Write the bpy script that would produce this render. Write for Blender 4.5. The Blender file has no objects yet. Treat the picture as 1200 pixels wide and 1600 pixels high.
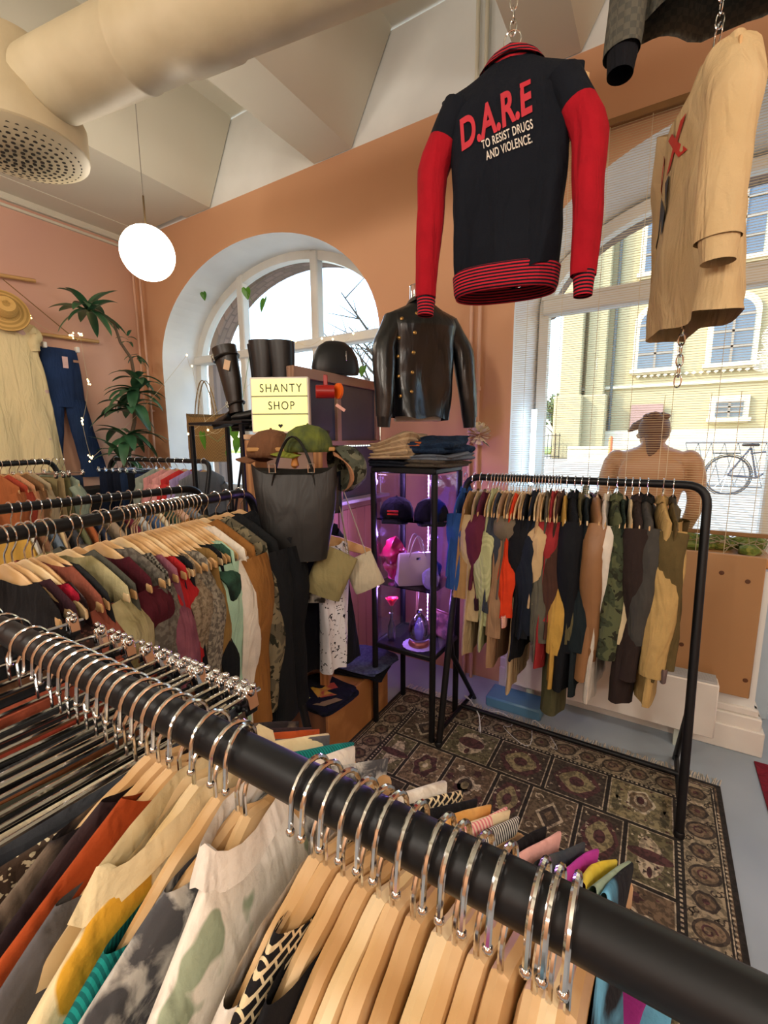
import bpy, math, random
from math import sin, cos, pi, radians, sqrt, atan2
from mathutils import Vector, Matrix, noise, bvhtree
R = random.Random(7)
C = bpy.context.scene.collection
S = bpy.context.scene

# ------------------------------------------------------------------ camera
EYE = Vector((0, 0, 1.67)); FPX = 700.0
YAW, PITCH, ROLL = radians(31.5), radians(9.0), radians(-0.4)
_f = Vector((-sin(YAW)*cos(PITCH), cos(YAW)*cos(PITCH), -sin(PITCH)))
_r0 = Vector((cos(YAW), sin(YAW), 0)); _u0 = _r0.cross(_f)
_r = _r0*cos(ROLL)+_u0*sin(ROLL); _u = -_r0*sin(ROLL)+_u0*cos(ROLL)
cd = bpy.data.cameras.new('camera'); cam = bpy.data.objects.new('camera', cd); C.objects.link(cam)
cd.sensor_fit = 'HORIZONTAL'; cd.sensor_width = 36; cd.lens = 36*FPX/1200; cd.clip_start = .02; cd.clip_end = 400
cam.matrix_world = Matrix(((_r.x, _u.x, -_f.x, EYE.x), (_r.y, _u.y, -_f.y, EYE.y), (_r.z, _u.z, -_f.z, EYE.z), (0, 0, 0, 1)))
S.camera = cam
def at(px, py, axis, val):
    "the point of the plane axis=val that a measured pixel of the photograph looks at"
    d = _f+_r*((px-600)/FPX)+_u*((800-py)/FPX)
    return EYE+d*((val-EYE[axis])/d[axis])
def atd(px, py, dist):
    return EYE+(_f+_r*((px-600)/FPX)+_u*((800-py)/FPX))*dist
def pix(p):
    d = Vector(p)-EYE; z = d.dot(_f); return 600+FPX*d.dot(_r)/z, 800-FPX*d.dot(_u)/z

# ------------------------------------------------------------------ light
S.view_settings.view_transform = 'Standard'; S.view_settings.look = 'None'
S.view_settings.gamma = 1; S.view_settings.use_curve_mapping = False
S.view_settings.exposure = 0.22
w = bpy.data.worlds.new('world'); S.world = w; w.use_nodes = True
nt = w.node_tree; nt.nodes.clear()
sky = nt.nodes.new('ShaderNodeTexSky'); sky.sky_type = 'NISHITA'; sky.sun_disc = False
sky.sun_elevation = radians(32); sky.sun_rotation = radians(250); sky.air_density = 1.0; sky.dust_density = 1.5
bg = nt.nodes.new('ShaderNodeBackground'); bg.inputs[1].default_value = 0.95
wo = nt.nodes.new('ShaderNodeOutputWorld')
nt.links.new(sky.outputs[0], bg.inputs[0]); nt.links.new(bg.outputs[0], wo.inputs[0])
def light(name, kind, loc, energy, col, rot=(0, 0, 0), **kw):
    l = bpy.data.lights.new(name, kind); l.energy = energy; l.color = col
    for k, v in kw.items(): setattr(l, k, v)
    o = bpy.data.objects.new(name, l); C.objects.link(o); o.location = loc; o.rotation_euler = rot; return o
light('sun', 'SUN', (0, 0, 20), 4.6, (1, .90, .70), (radians(52), 0, radians(-62)), angle=radians(1))
WARM = (1, .915, .80)
for i, (x, y) in enumerate([(-2.9, -1.0), (-.9, -1.3), (1.2, -1.0), (-.9, -3.2), (1.4, -3.2), (2.3, .9)]):
    light('unseen_room_light', 'POINT', (x, y, 2.95), 62, WARM, shadow_soft_size=.2)  # added warm point lights out of view; no pendant lamps are built
light('daylight_portal', 'AREA', (.4, 3.75, 2.1), 1, (1, 1, 1), (radians(-90), 0, 0), shape='RECTANGLE', size=2.5, size_y=2.4).data.cycles.is_portal = True
light('daylight_portal', 'AREA', (-3.12, 3.75, 2.25), 1, (1, 1, 1), (radians(-90), 0, 0), shape='RECTANGLE', size=2.7, size_y=2.3).data.cycles.is_portal = True

# ------------------------------------------------------------------ materials
def lin(h):
    if not isinstance(h, str): return tuple(h)+((1,) if len(h) == 3 else ())
    v = [int(h[i:i+2], 16)/255 for i in (0, 2, 4)]
    return tuple(c/12.92 if c <= .04045 else ((c+.055)/1.055)**2.4 for c in v)+(1,)
MATS = {}
def mat(name, col, rough=.6, metal=0, fold=0, pat=None, col2=None, scale=20, bump=0, bscale=None, emit=0, trans=0, spec=None, sheen=0, alpha=None, stretch=(1, 1, 1), w2=.5):
    if name in MATS: return MATS[name]
    m = bpy.data.materials.new(name); m.use_nodes = True; t = m.node_tree; N = t.nodes; L = t.links
    b = N['Principled BSDF']; out = N['Material Output']
    b.inputs['Roughness'].default_value = rough; b.inputs['Metallic'].default_value = metal
    if spec is not None: b.inputs['Specular IOR Level'].default_value = spec
    if sheen: b.inputs['Sheen Weight'].default_value = sheen
    if trans: b.inputs['Transmission Weight'].default_value = trans
    c1 = lin(col); b.inputs['Base Color'].default_value = c1
    tc = N.new('ShaderNodeTexCoord'); mp = N.new('ShaderNodeMapping'); mp.inputs['Scale'].default_value = stretch
    L.new(tc.outputs['Object'], mp.inputs[0]); V = mp.outputs[0]
    def mix(f, a, b_):
        x = N.new('ShaderNodeMix'); x.data_type = 'RGBA'; x.clamp_factor = True
        if hasattr(f, 'is_linked') or not isinstance(f, (int, float)): L.new(f, x.inputs[0])
        else: x.inputs[0].default_value = f
        for s, q in ((6, a), (7, b_)):
            if isinstance(q, tuple): x.inputs[s].default_value = q
            else: L.new(q, x.inputs[s])
        return x.outputs[2]
    def ramp(v, a, b_, inter='LINEAR'):
        r = N.new('ShaderNodeMapRange'); r.inputs[1].default_value = a; r.inputs[2].default_value = b_; L.new(v, r.inputs[0]); return r.outputs[0]
    def ntex(sc, det=4, dist=0):
        n = N.new('ShaderNodeTexNoise'); n.inputs['Scale'].default_value = sc; n.inputs['Detail'].default_value = det
        n.inputs['Distortion'].default_value = dist; L.new(V, n.inputs['Vector']); return n.outputs[0]
    c2 = lin(col2) if col2 else tuple(x*.72 for x in c1[:3])+(1,)
    res = None
    if pat is None: res = mix(ramp(ntex(scale), .35, .65), c1, tuple(x*.88 for x in c1[:3])+(1,))
    elif pat == 'noise': res = mix(ramp(ntex(scale, 6, .5), w2-.06, w2+.06), c1, c2)
    elif pat == 'soft': res = mix(ramp(ntex(scale, 3, .3), .3, .7), c1, c2)
    elif pat == 'camo':
        a = mix(ramp(ntex(scale, 2), .49, .51), c1, c2); res = mix(ramp(ntex(scale*1.7, 2, 1), .56, .58), a, lin('2a2a20'))
    elif pat in ('stripe', 'stripez', 'wood'):
        wv = N.new('ShaderNodeTexWave'); wv.bands_direction = 'Z' if pat == 'stripez' else 'X'
        wv.inputs['Scale'].default_value = scale; wv.inputs['Distortion'].default_value = 3 if pat == 'wood' else .15
        wv.inputs['Detail Scale'].default_value = .6
        if pat == 'wood': wv.inputs['Detail'].default_value = 4
        L.new(V, wv.inputs[0]); res = mix(ramp(wv.outputs[1], *((.1, .9) if pat == 'wood' else (w2-.05, w2+.05))), c1, c2)
    elif pat in ('dots', 'floral'):
        vo = N.new('ShaderNodeTexVoronoi'); vo.inputs['Scale'].default_value = scale
        if pat == 'floral':
            nn = N.new('ShaderNodeTexNoise'); nn.inputs['Scale'].default_value = scale*1.5; L.new(V, nn.inputs['Vector'])
            va = N.new('ShaderNodeMix'); va.data_type = 'VECTOR'; va.inputs[0].default_value = .12; L.new(V, va.inputs[4]); L.new(nn.outputs[1], va.inputs[5]); L.new(va.outputs[1], vo.inputs['Vector'])
        else: L.new(V, vo.inputs['Vector'])
        res = mix(ramp(vo.outputs['Distance'], w2*.6, w2*.66), c2, c1)
    elif pat == 'check':
        ck = N.new('ShaderNodeTexChecker'); ck.inputs['Scale'].default_value = scale; L.new(V, ck.inputs[0])
        ck.inputs[1].default_value = c1; ck.inputs[2].default_value = c2; res = ck.outputs[0]
    elif pat == 'net':
        bk = N.new('ShaderNodeTexBrick'); bk.inputs['Scale'].default_value = scale; cs = N.new('ShaderNodeSeparateXYZ'); cb = N.new('ShaderNodeCombineXYZ'); L.new(V, cs.inputs[0]); L.new(cs.outputs[0], cb.inputs[0]); L.new(cs.outputs[2], cb.inputs[1]); L.new(cb.outputs[0], bk.inputs[0])
        bk.inputs['Color1'].default_value = c2; bk.inputs['Color2'].default_value = c2; bk.inputs['Mortar'].default_value = c1; bk.inputs['Mortar Size'].default_value = .045; res = bk.outputs[0]
    elif pat == 'brick':
        bk = N.new('ShaderNodeTexBrick'); bk.inputs['Scale'].default_value = scale; L.new(V, bk.inputs[0])
        bk.inputs['Color1'].default_value = c1; bk.inputs['Color2'].default_value = c2; bk.inputs['Mortar'].default_value = tuple(x*.62 for x in c1[:3])+(1,)
        bk.inputs['Mortar Size'].default_value = .03; res = bk.outputs[0]
    L.new(res, b.inputs['Base Color'])
    if bump:
        bn = N.new('ShaderNodeBump'); bn.inputs['Strength'].default_value = bump; bn.inputs['Distance'].default_value = .004
        L.new(ntex(bscale or scale*3, 5), bn.inputs['Height']); L.new(bn.outputs[0], b.inputs['Normal'])
    if fold:
        m2 = N.new('ShaderNodeMapping'); m2.inputs['Scale'].default_value = (1, 1, .22); L.new(tc.outputs['Object'], m2.inputs[0])
        n2 = N.new('ShaderNodeTexNoise'); n2.inputs['Scale'].default_value = 17; n2.inputs['Detail'].default_value = 2.5; n2.inputs['Distortion'].default_value = .8; L.new(m2.outputs[0], n2.inputs['Vector'])
        b2 = N.new('ShaderNodeBump'); b2.inputs['Strength'].default_value = fold; b2.inputs['Distance'].default_value = .03; L.new(n2.outputs[0], b2.inputs['Height'])
        if bump: L.new(b2.outputs[0], bn.inputs['Normal'])
        else: L.new(b2.outputs[0], b.inputs['Normal'])
    if emit:
        b.inputs['Emission Color'].default_value = c1; b.inputs['Emission Strength'].default_value = emit
    if alpha is not None:
        tr = N.new('ShaderNodeBsdfTransparent'); ms = N.new('ShaderNodeMixShader'); ms.inputs[0].default_value = alpha
        L.new(tr.outputs[0], ms.inputs[1]); L.new(b.outputs[0], ms.inputs[2]); L.new(ms.outputs[0], out.inputs[0])
    MATS[name] = m; return m
def glass(name, tint='ffffff', refl=.06):
    if name in MATS: return MATS[name]
    m = bpy.data.materials.new(name); m.use_nodes = True; t = m.node_tree; N = t.nodes; L = t.links; N.clear()
    out = N.new('ShaderNodeOutputMaterial'); tr = N.new('ShaderNodeBsdfTransparent'); tr.inputs[0].default_value = lin(tint)
    gl = N.new('ShaderNodeBsdfGlossy'); gl.inputs['Roughness'].default_value = .02
    fr = N.new('ShaderNodeFresnel'); fr.inputs[0].default_value = 1.45; ms = N.new('ShaderNodeMixShader')
    mu = N.new('ShaderNodeMath'); mu.operation = 'MULTIPLY'; mu.inputs[1].default_value = refl*12
    L.new(fr.outputs[0], mu.inputs[0]); L.new(mu.outputs[0], ms.inputs[0]); L.new(tr.outputs[0], ms.inputs[1]); L.new(gl.outputs[0], ms.inputs[2]); L.new(ms.outputs[0], out.inputs[0])
    MATS[name] = m; return m
_fn = [0]
def fab(col, pat=None, col2=None, scale=20, **kw):
    key = f'fabric_{col}_{pat}_{col2}_{scale}'
    kw.setdefault('rough', .92); kw.setdefault('bump', .35); kw.setdefault('bscale', 160); kw.setdefault('spec', .2); kw.setdefault('fold', .75)
    return mat(key, col, pat=pat, col2=col2, scale=scale, **kw)
black = mat('black_metal', '15161a', .45, .3, scale=8, spec=.4)
chrome = mat('chrome', 'dcdcdc', .12, 1, scale=4)
wood_h = mat('hanger_wood', 'd8b486', .42, pat='wood', col2='c89f6c', scale=14, stretch=(.35, 3, 3))
wood_h2 = mat('hanger_wood_dark', 'cba474', .42, pat='wood', col2='b48a58', scale=12, stretch=(.35, 3, 3))
wood_h3 = mat('hanger_wood_pale', 'e4cba2', .42, pat='wood', col2='d6b888', scale=12, stretch=(.35, 3, 3))
white = mat('white_paint', 'e9e6e0', .5, scale=3)
pine = mat('pine_wood', 'bf8a55', .55, pat='wood', col2='9c6a3c', scale=3, stretch=(.4, 4, 4), bump=.1)
pinez = mat('pine_upright', 'b07c4e', .55, pat='wood', col2='8d5f38', scale=3, stretch=(4, 4, .4), bump=.1)

# ------------------------------------------------------------------ mesh building
class MB:
    def __init__(s): s.v = []; s.f = []; s.m = []; s.mi = 0
    def add(s, vs, fs):
        o = len(s.v); s.v += [Vector(p) for p in vs]; s.f += [tuple(i+o for i in f) for f in fs]; s.m += [s.mi]*len(fs); return s
    def box(s, c, d, rot=None, bev=0):
        x, y, z = d[0]/2, d[1]/2, d[2]/2
        if bev:
            b = min(bev, x*.9, y*.9, z*.9); vs = []
            pr = [(x-b, y), (-x+b, y), (-x, y-b), (-x, -y+b), (-x+b, -y), (x-b, -y), (x, -y+b), (x, y-b)]
            pi_ = [(x-b, y-b), (-x+b, y-b), (-x+b, y-b), (-x+b, -y+b), (-x+b, -y+b), (x-b, -y+b), (x-b, -y+b), (x-b, y-b)]
            for P, zz in ((pi_, -z), (pr, -z+b), (pr, z-b), (pi_, z)): vs += [Vector((p[0], p[1], zz)) for p in P]
            fs = [tuple(reversed(range(8))), tuple(range(24, 32))]
            for k in range(3):
                for i in range(8): j = (i+1) % 8; fs.append((k*8+i, k*8+j, k*8+8+j, k*8+8+i))
        else:
            vs = [Vector((i*x, j*y, k*z)) for i in (-1, 1) for j in (-1, 1) for k in (-1, 1)]
            fs = [(0, 1, 3, 2), (4, 6, 7, 5), (0, 4, 5, 1), (2, 3, 7, 6), (0, 2, 6, 4), (1, 5, 7, 3)]
        if rot is not None: vs = [rot @ p for p in vs]
        c = Vector(c); return s.add([p+c for p in vs], fs)
    def loft(s, rings, cap=True, closed=True, loop=False):
        n = len(rings[0]); vs = [p for r in rings for p in r]; fs = []
        K = len(rings)
        for k in range(K if loop else K-1):
            a = k*n; b = ((k+1) % K)*n
            for i in range(n if closed else n-1):
                j = (i+1) % n; fs.append((a+i, a+j, b+j, b+i))
        if cap and not loop: fs += [tuple(reversed(range(n))), tuple(range((K-1)*n, K*n))]
        return s.add(vs, fs)
    def tube(s, path, r, n=8, cap=True, loop=False, flat=None):
        path = [Vector(p) for p in path]; K = len(path); rings = []
        t0 = (path[1]-path[0]).normalized(); up = Vector((0, 0, 1)) if abs(t0.z) < .9 else Vector((1, 0, 0))
        a = up.cross(t0).normalized()
        for k, p in enumerate(path):
            if loop: t = path[(k+1) % K]-path[k-1]
            else: t = path[min(k+1, K-1)]-path[max(k-1, 0)]
            t.normalize(); a = (a-t*a.dot(t)).normalized(); b = t.cross(a)
            rr = r[k] if isinstance(r, (list, tuple)) else r
            rings.append([p+a*(cos(2*pi*i/n)*rr)+b*(sin(2*pi*i/n)*rr*(flat or 1)) for i in range(n)])
        return s.loft(rings, cap, True, loop)
    def lathe(s, prof, n=20, c=(0, 0, 0), cap=True, sx=1, sy=1, rot=None):
        c = Vector(c); rings = []
        for r, z in prof:
            ring = [Vector((cos(2*pi*i/n)*r*sx, sin(2*pi*i/n)*r*sy, z)) for i in range(n)]
            if rot is not None: ring = [rot @ q for q in ring]
            rings.append([c+q for q in ring])
        return s.loft(rings, cap)
    def ball(s, c, r, n=12, m=8, sc=(1, 1, 1), rot=None):
        rr = r if isinstance(r, (tuple, list)) else (r, r, r); rings = []
        c = Vector(c)
        for k in range(m+1):
            th = pi*(.02+.96*k/m); ring = [Vector((cos(2*pi*i/n)*sin(th)*rr[0], sin(2*pi*i/n)*sin(th)*rr[1], -cos(th)*rr[2])) for i in range(n)]
            if rot is not None: ring = [rot @ q for q in ring]
            rings.append([c+q for q in ring])
        return s.loft(rings)
    def prism(s, poly, d0, d1, fr=None):
        "poly of (x,z) extruded along y from d0 to d1"
        fr = fr or (lambda x, y, z: Vector((x, y, z))); n = len(poly)
        vs = [fr(p[0], d0, p[1]) for p in poly]+[fr(p[0], d1, p[1]) for p in poly]
        fs = [tuple(range(n)), tuple(reversed(range(n, 2*n)))]+[(i, n+i, n+(i+1) % n, (i+1) % n) for i in range(n)]
        return s.add(vs, fs)
    def quad(s, *p): return s.add(p, [tuple(range(len(p)))])
    def build(s, name, m, parent=None, smooth=True, loc=None, solid=0, sub=0, bevel=0):
        me = bpy.data.meshes.new(name); me.from_pydata([tuple(p) for p in s.v], [], s.f); me.update()
        ms = m if isinstance(m, (list, tuple)) else [m]
        for x in ms: me.materials.append(x)
        if len(ms) > 1: me.polygons.foreach_set('material_index', s.m)
        if smooth:
            me.polygons.foreach_set('use_smooth', [True]*len(s.f))
            try: me.set_sharp_from_angle(angle=radians(smooth if smooth is not True else 42))
            except Exception: pass
        o = bpy.data.objects.new(name, me); C.objects.link(o)
        if parent is not None: o.parent = parent
        if loc is not None: o.location = loc
        if solid: q = o.modifiers.new('s', 'SOLIDIFY'); q.thickness = solid; q.offset = 0
        if sub: q = o.modifiers.new('u', 'SUBSURF'); q.levels = sub; q.render_levels = sub
        if bevel: q = o.modifiers.new('b', 'BEVEL'); q.width = bevel; q.segments = 2; q.limit_method = 'ANGLE'
        return o
def tag(o, label=None, cat=None, group=None, kind=None):
    for k, v in (('label', label), ('category', cat), ('group', group), ('kind', kind)):
        if v: o[k] = v
    return o
def empty(name, loc=(0, 0, 0), rz=0, label=None, cat=None, group=None):
    o = bpy.data.objects.new(name, None); C.objects.link(o); o.location = loc; o.rotation_euler = (0, 0, rz); o.empty_display_size = .05
    return tag(o, label, cat, group)
def part(o, label): o['label'] = label; return o
def copy_tree(o, parent=None):
    c = o.copy(); C.objects.link(c); c.parent = parent
    for ch in list(o.children): copy_tree(ch, c)
    return c
def struct(o): o['kind'] = 'structure'; return o
def textobj(name, txt, size, m, parent, shear=0, extrude=.001, bold=0, spacing=1.0, align='CENTER', line=1.0):
    cu = bpy.data.curves.new(name, 'FONT'); cu.body = txt; cu.size = size; cu.shear = shear; cu.extrude = extrude; cu.offset = bold
    cu.space_character = spacing; cu.align_x = align; cu.space_line = line
    o = bpy.data.objects.new('tmp', cu); C.objects.link(o)
    bpy.context.view_layer.update()
    me = bpy.data.meshes.new_from_object(o.evaluated_get(bpy.context.evaluated_depsgraph_get()))
    bpy.data.objects.remove(o); me.materials.clear(); me.materials.append(m); me.name = name
    q = bpy.data.objects.new(name, me); C.objects.link(q); q.parent = parent; return q
def arc(cx, cz, r, a0, a1, n):
    return [(cx+cos(a0+(a1-a0)*i/n)*r, cz+sin(a0+(a1-a0)*i/n)*r) for i in range(n+1)]
def nz(x, y, z): return noise.noise(Vector((x, y, z)))

# ================================================================== SETTING
ORANGE = mat('peach_wall', 'cb9b76', .85, pat='soft', col2='c69672', scale=1.2, bump=.08, bscale=60)
CEIL = mat('ceiling_white', 'cfcab8', .85, pat='soft', col2='cac5b3', scale=1.5, bump=.05, bscale=40)
XL, YW, YG, ZT = -4.8, 2.9, 3.3, 3.71
mf = MB(); mf.quad((XL, -4.5, 0), (3.4, -4.5, 0), (3.4, 3.6, 0), (XL, 3.6, 0))
struct(mf.build('floor', mat('painted_floor_day_tint', 'a6b2be', .45, pat='soft', col2='93a0ad', scale=2, bump=.1)))  # bluish daylight tint is put into the floor colour
# window wall with two arched openings
def arch1(x): d = (x+3.12)/1.315; return 2.45+.92*sqrt(max(0, 1-d*d))
def arch2(x): d = (x-.40)/1.23; return 2.45+.84*sqrt(max(0, 1-d*d))
def arch2g(x): d = (x-.40)/1.17; return 2.55+.60*sqrt(max(0, 1-d*d))
mw = MB()
def cosgrid(a, b, n): return [a+(b-a)*(1-cos(pi*i/n))/2 for i in range(n+1)]
def wall_col(x0, x1, z0, z1, za=None, zb=None):
    za = z1 if za is None else za; zb = za if zb is None else zb
    mw.quad((x0, YW, z0), (x1, YW, z0), (x1, YW, zb), (x0, YW, za))
def opening(a, b, fn, sill, n=40, gfn=None, gin=0.0):
    xs = cosgrid(a, b, n)
    for i in range(n):
        x0, x1 = xs[i], xs[i+1]
        mw.mi = 0; mw.quad((x0, YW, fn(x0)), (x1, YW, fn(x1)), (x1, YW, ZT), (x0, YW, ZT))
    mw.mi = 1; gf = gfn or fn
    gx = lambda x: (a+b)/2+(x-(a+b)/2)*(1-gin)
    for i in range(n):
        x0, x1 = xs[i], xs[i+1]
        mw.quad((x0, YW, fn(x0)), (gx(x0), YG+.1, gf(gx(x0))), (gx(x1), YG+.1, gf(gx(x1))), (x1, YW, fn(x1)))
    for x in (a, b):
        g = gx(x); z1 = fn(x)
        mw.quad((x, YW, sill), (g, YG+.1, sill), (g, YG+.1, gf(g)), (x, YW, z1))
A0, A1 = -4.435, -1.805; B0, B1 = -.83, 1.63
opening(A0, A1, arch1, 1.15); opening(B0, B1, arch2, 0, gfn=arch2g, gin=.045)
mw.mi = 0
mw.quad((XL, YW, 0), (A0, YW, 0), (A0, YW, ZT), (XL, YW, ZT))
mw.quad((A0, YW, 0), (A1, YW, 0), (A1, YW, 1.15), (A0, YW, 1.15))
mw.quad((A1, YW, 0), (B0, YW, 0), (B0, YW, ZT), (A1, YW, ZT))
mw.quad((B1, YW, 0), (3.4, YW, 0), (3.4, YW, ZT), (B1, YW, ZT))
mw.mi = 1
mw.quad((A0, YW, 1.15), (A1, YW, 1.15), (A1, YG+.1, 1.15), (A0, YG+.1, 1.15))
mw.box(((B0+.53)/2, 3.12, .5), (.53-B0, .44, 1.0))            # plinth wall under the shop window
mw.quad((XL, YW, ZT), (3.4, YW, ZT), (3.4, YW, 4.3), (XL, YW, 4.3))
struct(mw.build('wall_window', [ORANGE, mat('reveal_white', 'e4e6e4', .7, scale=2)], smooth=30))
ml = MB(); ml.mi = 0; ml.quad((XL, -4.5, 0), (XL, YW, 0), (XL, YW, 3.66), (XL, -4.5, 3.66)); ml.mi = 1
ml.quad((XL, -4.5, 3.66), (XL, YW, 3.66), (XL, YW, 4.3), (XL, -4.5, 4.3))
struct(ml.build('wall_left', [mat('peach_wall_left', 'cfa389', .85, pat='soft', col2='c99d8c', scale=.8, bump=.05), CEIL], smooth=False))
for nm, q in (('wall_right', ((3.4, -4.5, 0), (3.4, YW, 0), (3.4, YW, 4.3), (3.4, -4.5, 4.3))), ('wall_back', ((XL, -4.5, 0), (3.4, -4.5, 0), (3.4, -4.5, 4.3), (XL, -4.5, 4.3)))):
    struct(MB().quad(*q).build(nm, ORANGE, smooth=False))
# ceiling: coffers between beams that run towards the window wall
mc = MB(); mc.box((-.7, -.8, 4.36), (8.3, 7.5, .1))
BE = [(-4.8, -4.5), (-3.88, -3.55), (-2.36, -2.02), (-.82, -.52), (.75, 1.07), (2.3, 2.62)]
for k, (a, b) in enumerate(BE):
    d = .14 if k else 0
    poly = [(a, ZT), (b, ZT), (b+(.34 if k else .1), 4.32), (a-(.02 if k == 3 else .1), 4.32)] if k else [(a, ZT), (b, ZT), (b, 4.32), (a, 4.32)]
    mc.prism(poly, -4.5, YW-.01)
mc.prism([(XL, ZT), (3.4, ZT), (3.4, 4.32), (XL, 4.32)], -1.6, -1.25)
mc.box((-4.3, -1, 3.85), (1.0, 7.7, .27))
struct(mc.build('ceiling', CEIL, smooth=False))
mt = MB(); mt.box((XL+.02, -.8, 3.69), (.05, 7.4, .06), bev=.01); mt.box((XL+.012, -.8, 3.62), (.024, 7.4, .02))
struct(mt.build('trim_1', CEIL, smooth=False))
mb = MB()
for z, h, d in ((.07, .14, .05), (.17, .07, .035), (.225, .04, .02)):
    mb.box(((B0+.53)/2+d/2, YW-d/2+.02, z), (.53-B0+d, d+.04, h), bev=.006)
    mb.box((.53+d/2, 3.12, z), (d, .44, h), bev=.006)
struct(mb.build('baseboard_window', white, smooth=False))
# brick outer arch seen through the left window
BR = mat('outer_brick', '8e7467', .85, pat='brick', col2='75604f', scale=4, stretch=(1, 1, 1))
mo = MB()
for a, b, fn, lo, k in ((A0, A1, arch1, 1.15, .955), (B0, B1, arch2g, .6, .97)):
    cx = (a+b)/2; xs = cosgrid(a, b, 30)
    for i in range(30):
        p, q = xs[i], xs[i+1]; P = (cx+(p-cx)*k, lo+(fn(p)-lo)*(k+.03)); Q = (cx+(q-cx)*k, lo+(fn(q)-lo)*(k+.03))
        mo.quad((p, 3.45, fn(p)), (q, 3.45, fn(q)), (Q[0], 3.47, Q[1]), (P[0], 3.47, P[1]))
        mo.quad((P[0], 3.47, P[1]), (Q[0], 3.47, Q[1]), (Q[0], 3.66, Q[1]), (P[0], 3.66, P[1]))
    for s_, x in ((1, a), (-1, b)):
        X = cx+(x-cx)*k
        mo.quad((x, 3.45, lo), (X, 3.47, lo), (X, 3.47, lo+(fn(x)-lo)*(k+.03)), (x, 3.45, fn(x)))
        mo.quad((X, 3.47, lo), (X, 3.66, lo), (X, 3.66, lo+(fn(x)-lo)*(k+.03)), (X, 3.47, lo+(fn(x)-lo)*(k+.03)))
struct(mo.build('wall_outer', BR, smooth=False))
# windows
FRM = mat('window_frame_white', 'd8d6cf', .4, scale=3); PANE = glass('window_glass', 'f4fbfb', .05)
def arch_frame(mb_, a, b, fn, sill, y, wdt, dep, n=36):
    cx = (a+b)/2; xs = cosgrid(a, b, n); out = [(a, sill)]+[(x, fn(x)) for x in xs]+[(b, sill)]
    inn = []
    k = 1-wdt*2/(b-a)
    for x, z in out: inn.append((cx+(x-cx)*k, z-(wdt if z > sill+.01 else -wdt)*(1 if z > sill+.01 else 1)))
    N_ = len(out)
    for i in range(N_):
        j = (i+1) % N_
        o0, o1, i0, i1 = out[i], out[j], inn[i], inn[j]
        mb_.add([(o0[0], y, o0[1]), (o1[0], y, o1[1]), (i1[0], y, i1[1]), (i0[0], y, i0[1]), (o0[0], y+dep, o0[1]), (o1[0], y+dep, o1[1]), (i1[0], y+dep, i1[1]), (i0[0], y+dep, i0[1])], [(0, 1, 2, 3), (4, 7, 6, 5), (3, 2, 6, 7)])
def pane(par, a, b, fn, sill, y):
    m = MB(); xs = cosgrid(a, b, 24)
    for i in range(24): m.quad((xs[i], y, sill), (xs[i+1], y, sill), (xs[i+1], y, fn(xs[i+1])), (xs[i], y, fn(xs[i])))
    m.build('pane', PANE, par, smooth=False)
w1 = MB(); arch_frame(w1, A0, A1, arch1, 1.15, YG, .07, .08)
for x in (-3.68, -2.73): w1.box((x, YG+.03, 2.25), (.085, .09, 2.15), bev=.01)
w1.box((-3.12, YG+.02, 2.545), (2.62, .11, .085), bev=.012); w1.box((-3.12, YG-.0, 2.52), (2.62, .06, .02))
W1 = struct(w1.build('window_1', FRM, smooth=30)); pane(W1, A0, A1, arch1, 1.15, YG+.05)
w2 = MB(); G0, G1 = B0+.06, B1-.06
arch_frame(w2, G0, G1, arch2g, 1.02, YG, .06, .08)
w2.box((.40, YG+.02, 2.545), (2.3, .11, .10), bev=.012); w2.box((.40, YG-.01, 2.60), (2.3, .05, .02))
w2.box((.56, YG+.03, 1.75), (.08, .09, 1.6), bev=.01)
W2 = struct(w2.build('window_2', FRM, smooth=30)); pane(W2, G0, G1, arch2g, 1.02, YG+.05)
d1 = MB(); d1.box((1.07, YG+.03, .5), (.94, .05, 1.02), bev=.006)
for x in (.62, 1.52): d1.box((x, YG+.02, 1.25), (.09, .07, 2.5), bev=.006)
d1.box((1.07, YG+.02, 2.46), (.94, .07, .1)); d1.box((1.07, YG, .5), (.6, .03, .7), bev=.01)
D1 = struct(d1.build('door_1', mat('white_door_blue_lit', 'b4c6d4', .5, scale=3), smooth=False))  # white door; the blue light falling on it is put into its colour
MB().box((.7, YG-.05, 1.05), (.02, .07, .14), bev=.008).build('door_handle', chrome, D1)
sl = MB(); sl.box((-.15, 3.08, 1.045), (1.36, .46, .05), bev=.008)
struct(sl.build('trim_2', pine))
# plywood front under the shop window
pw = MB(); pw.box((-.13, 2.855, .70), (1.25, .03, .76), bev=.004)
o = tag(pw.build('plywood_front', mat('plywood', 'b58c62', .5, pat='wood', col2='a67c52', scale=1.6, stretch=(.25, 1, 2.2))), 'honey brown plywood board facing the display ledge under the shop window', 'board')
kn = MB()
for x, z in ((.32, .98), (.43, .95), (.18, .55), (.47, .42), (-.2, .8)): kn.lathe([(.012, 0), (.0, .001)], 10, (x, 2.8385, z), rot=Matrix.Rotation(pi/2, 3, 'X'))
kn.build('wood_knot', mat('knot', '5a3418', .6), o)
# radiator
r0 = empty('radiator', (0, 2.75, 0), label='low white convector radiator under the shop window beside the rack post', cat='radiator')
rb = MB(); rb.box((-.2, 0, .27), (1.1, .10, .30), bev=.006); rb.build('radiator_body', white, r0)
rg = MB()
for i in range(7): rg.box((-.2, -.042+i*.014, .428), (1.08, .005, .012))
rg.build('top_grille', mat('grille_grey', 'b9bcc0', .4, scale=3), r0)
for x in (-.6, .2): MB().box((x, .02, .06), (.04, .05, .12)).build('foot', mat('foot_glass', 'c2cfc6', .3, scale=3), r0)
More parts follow.
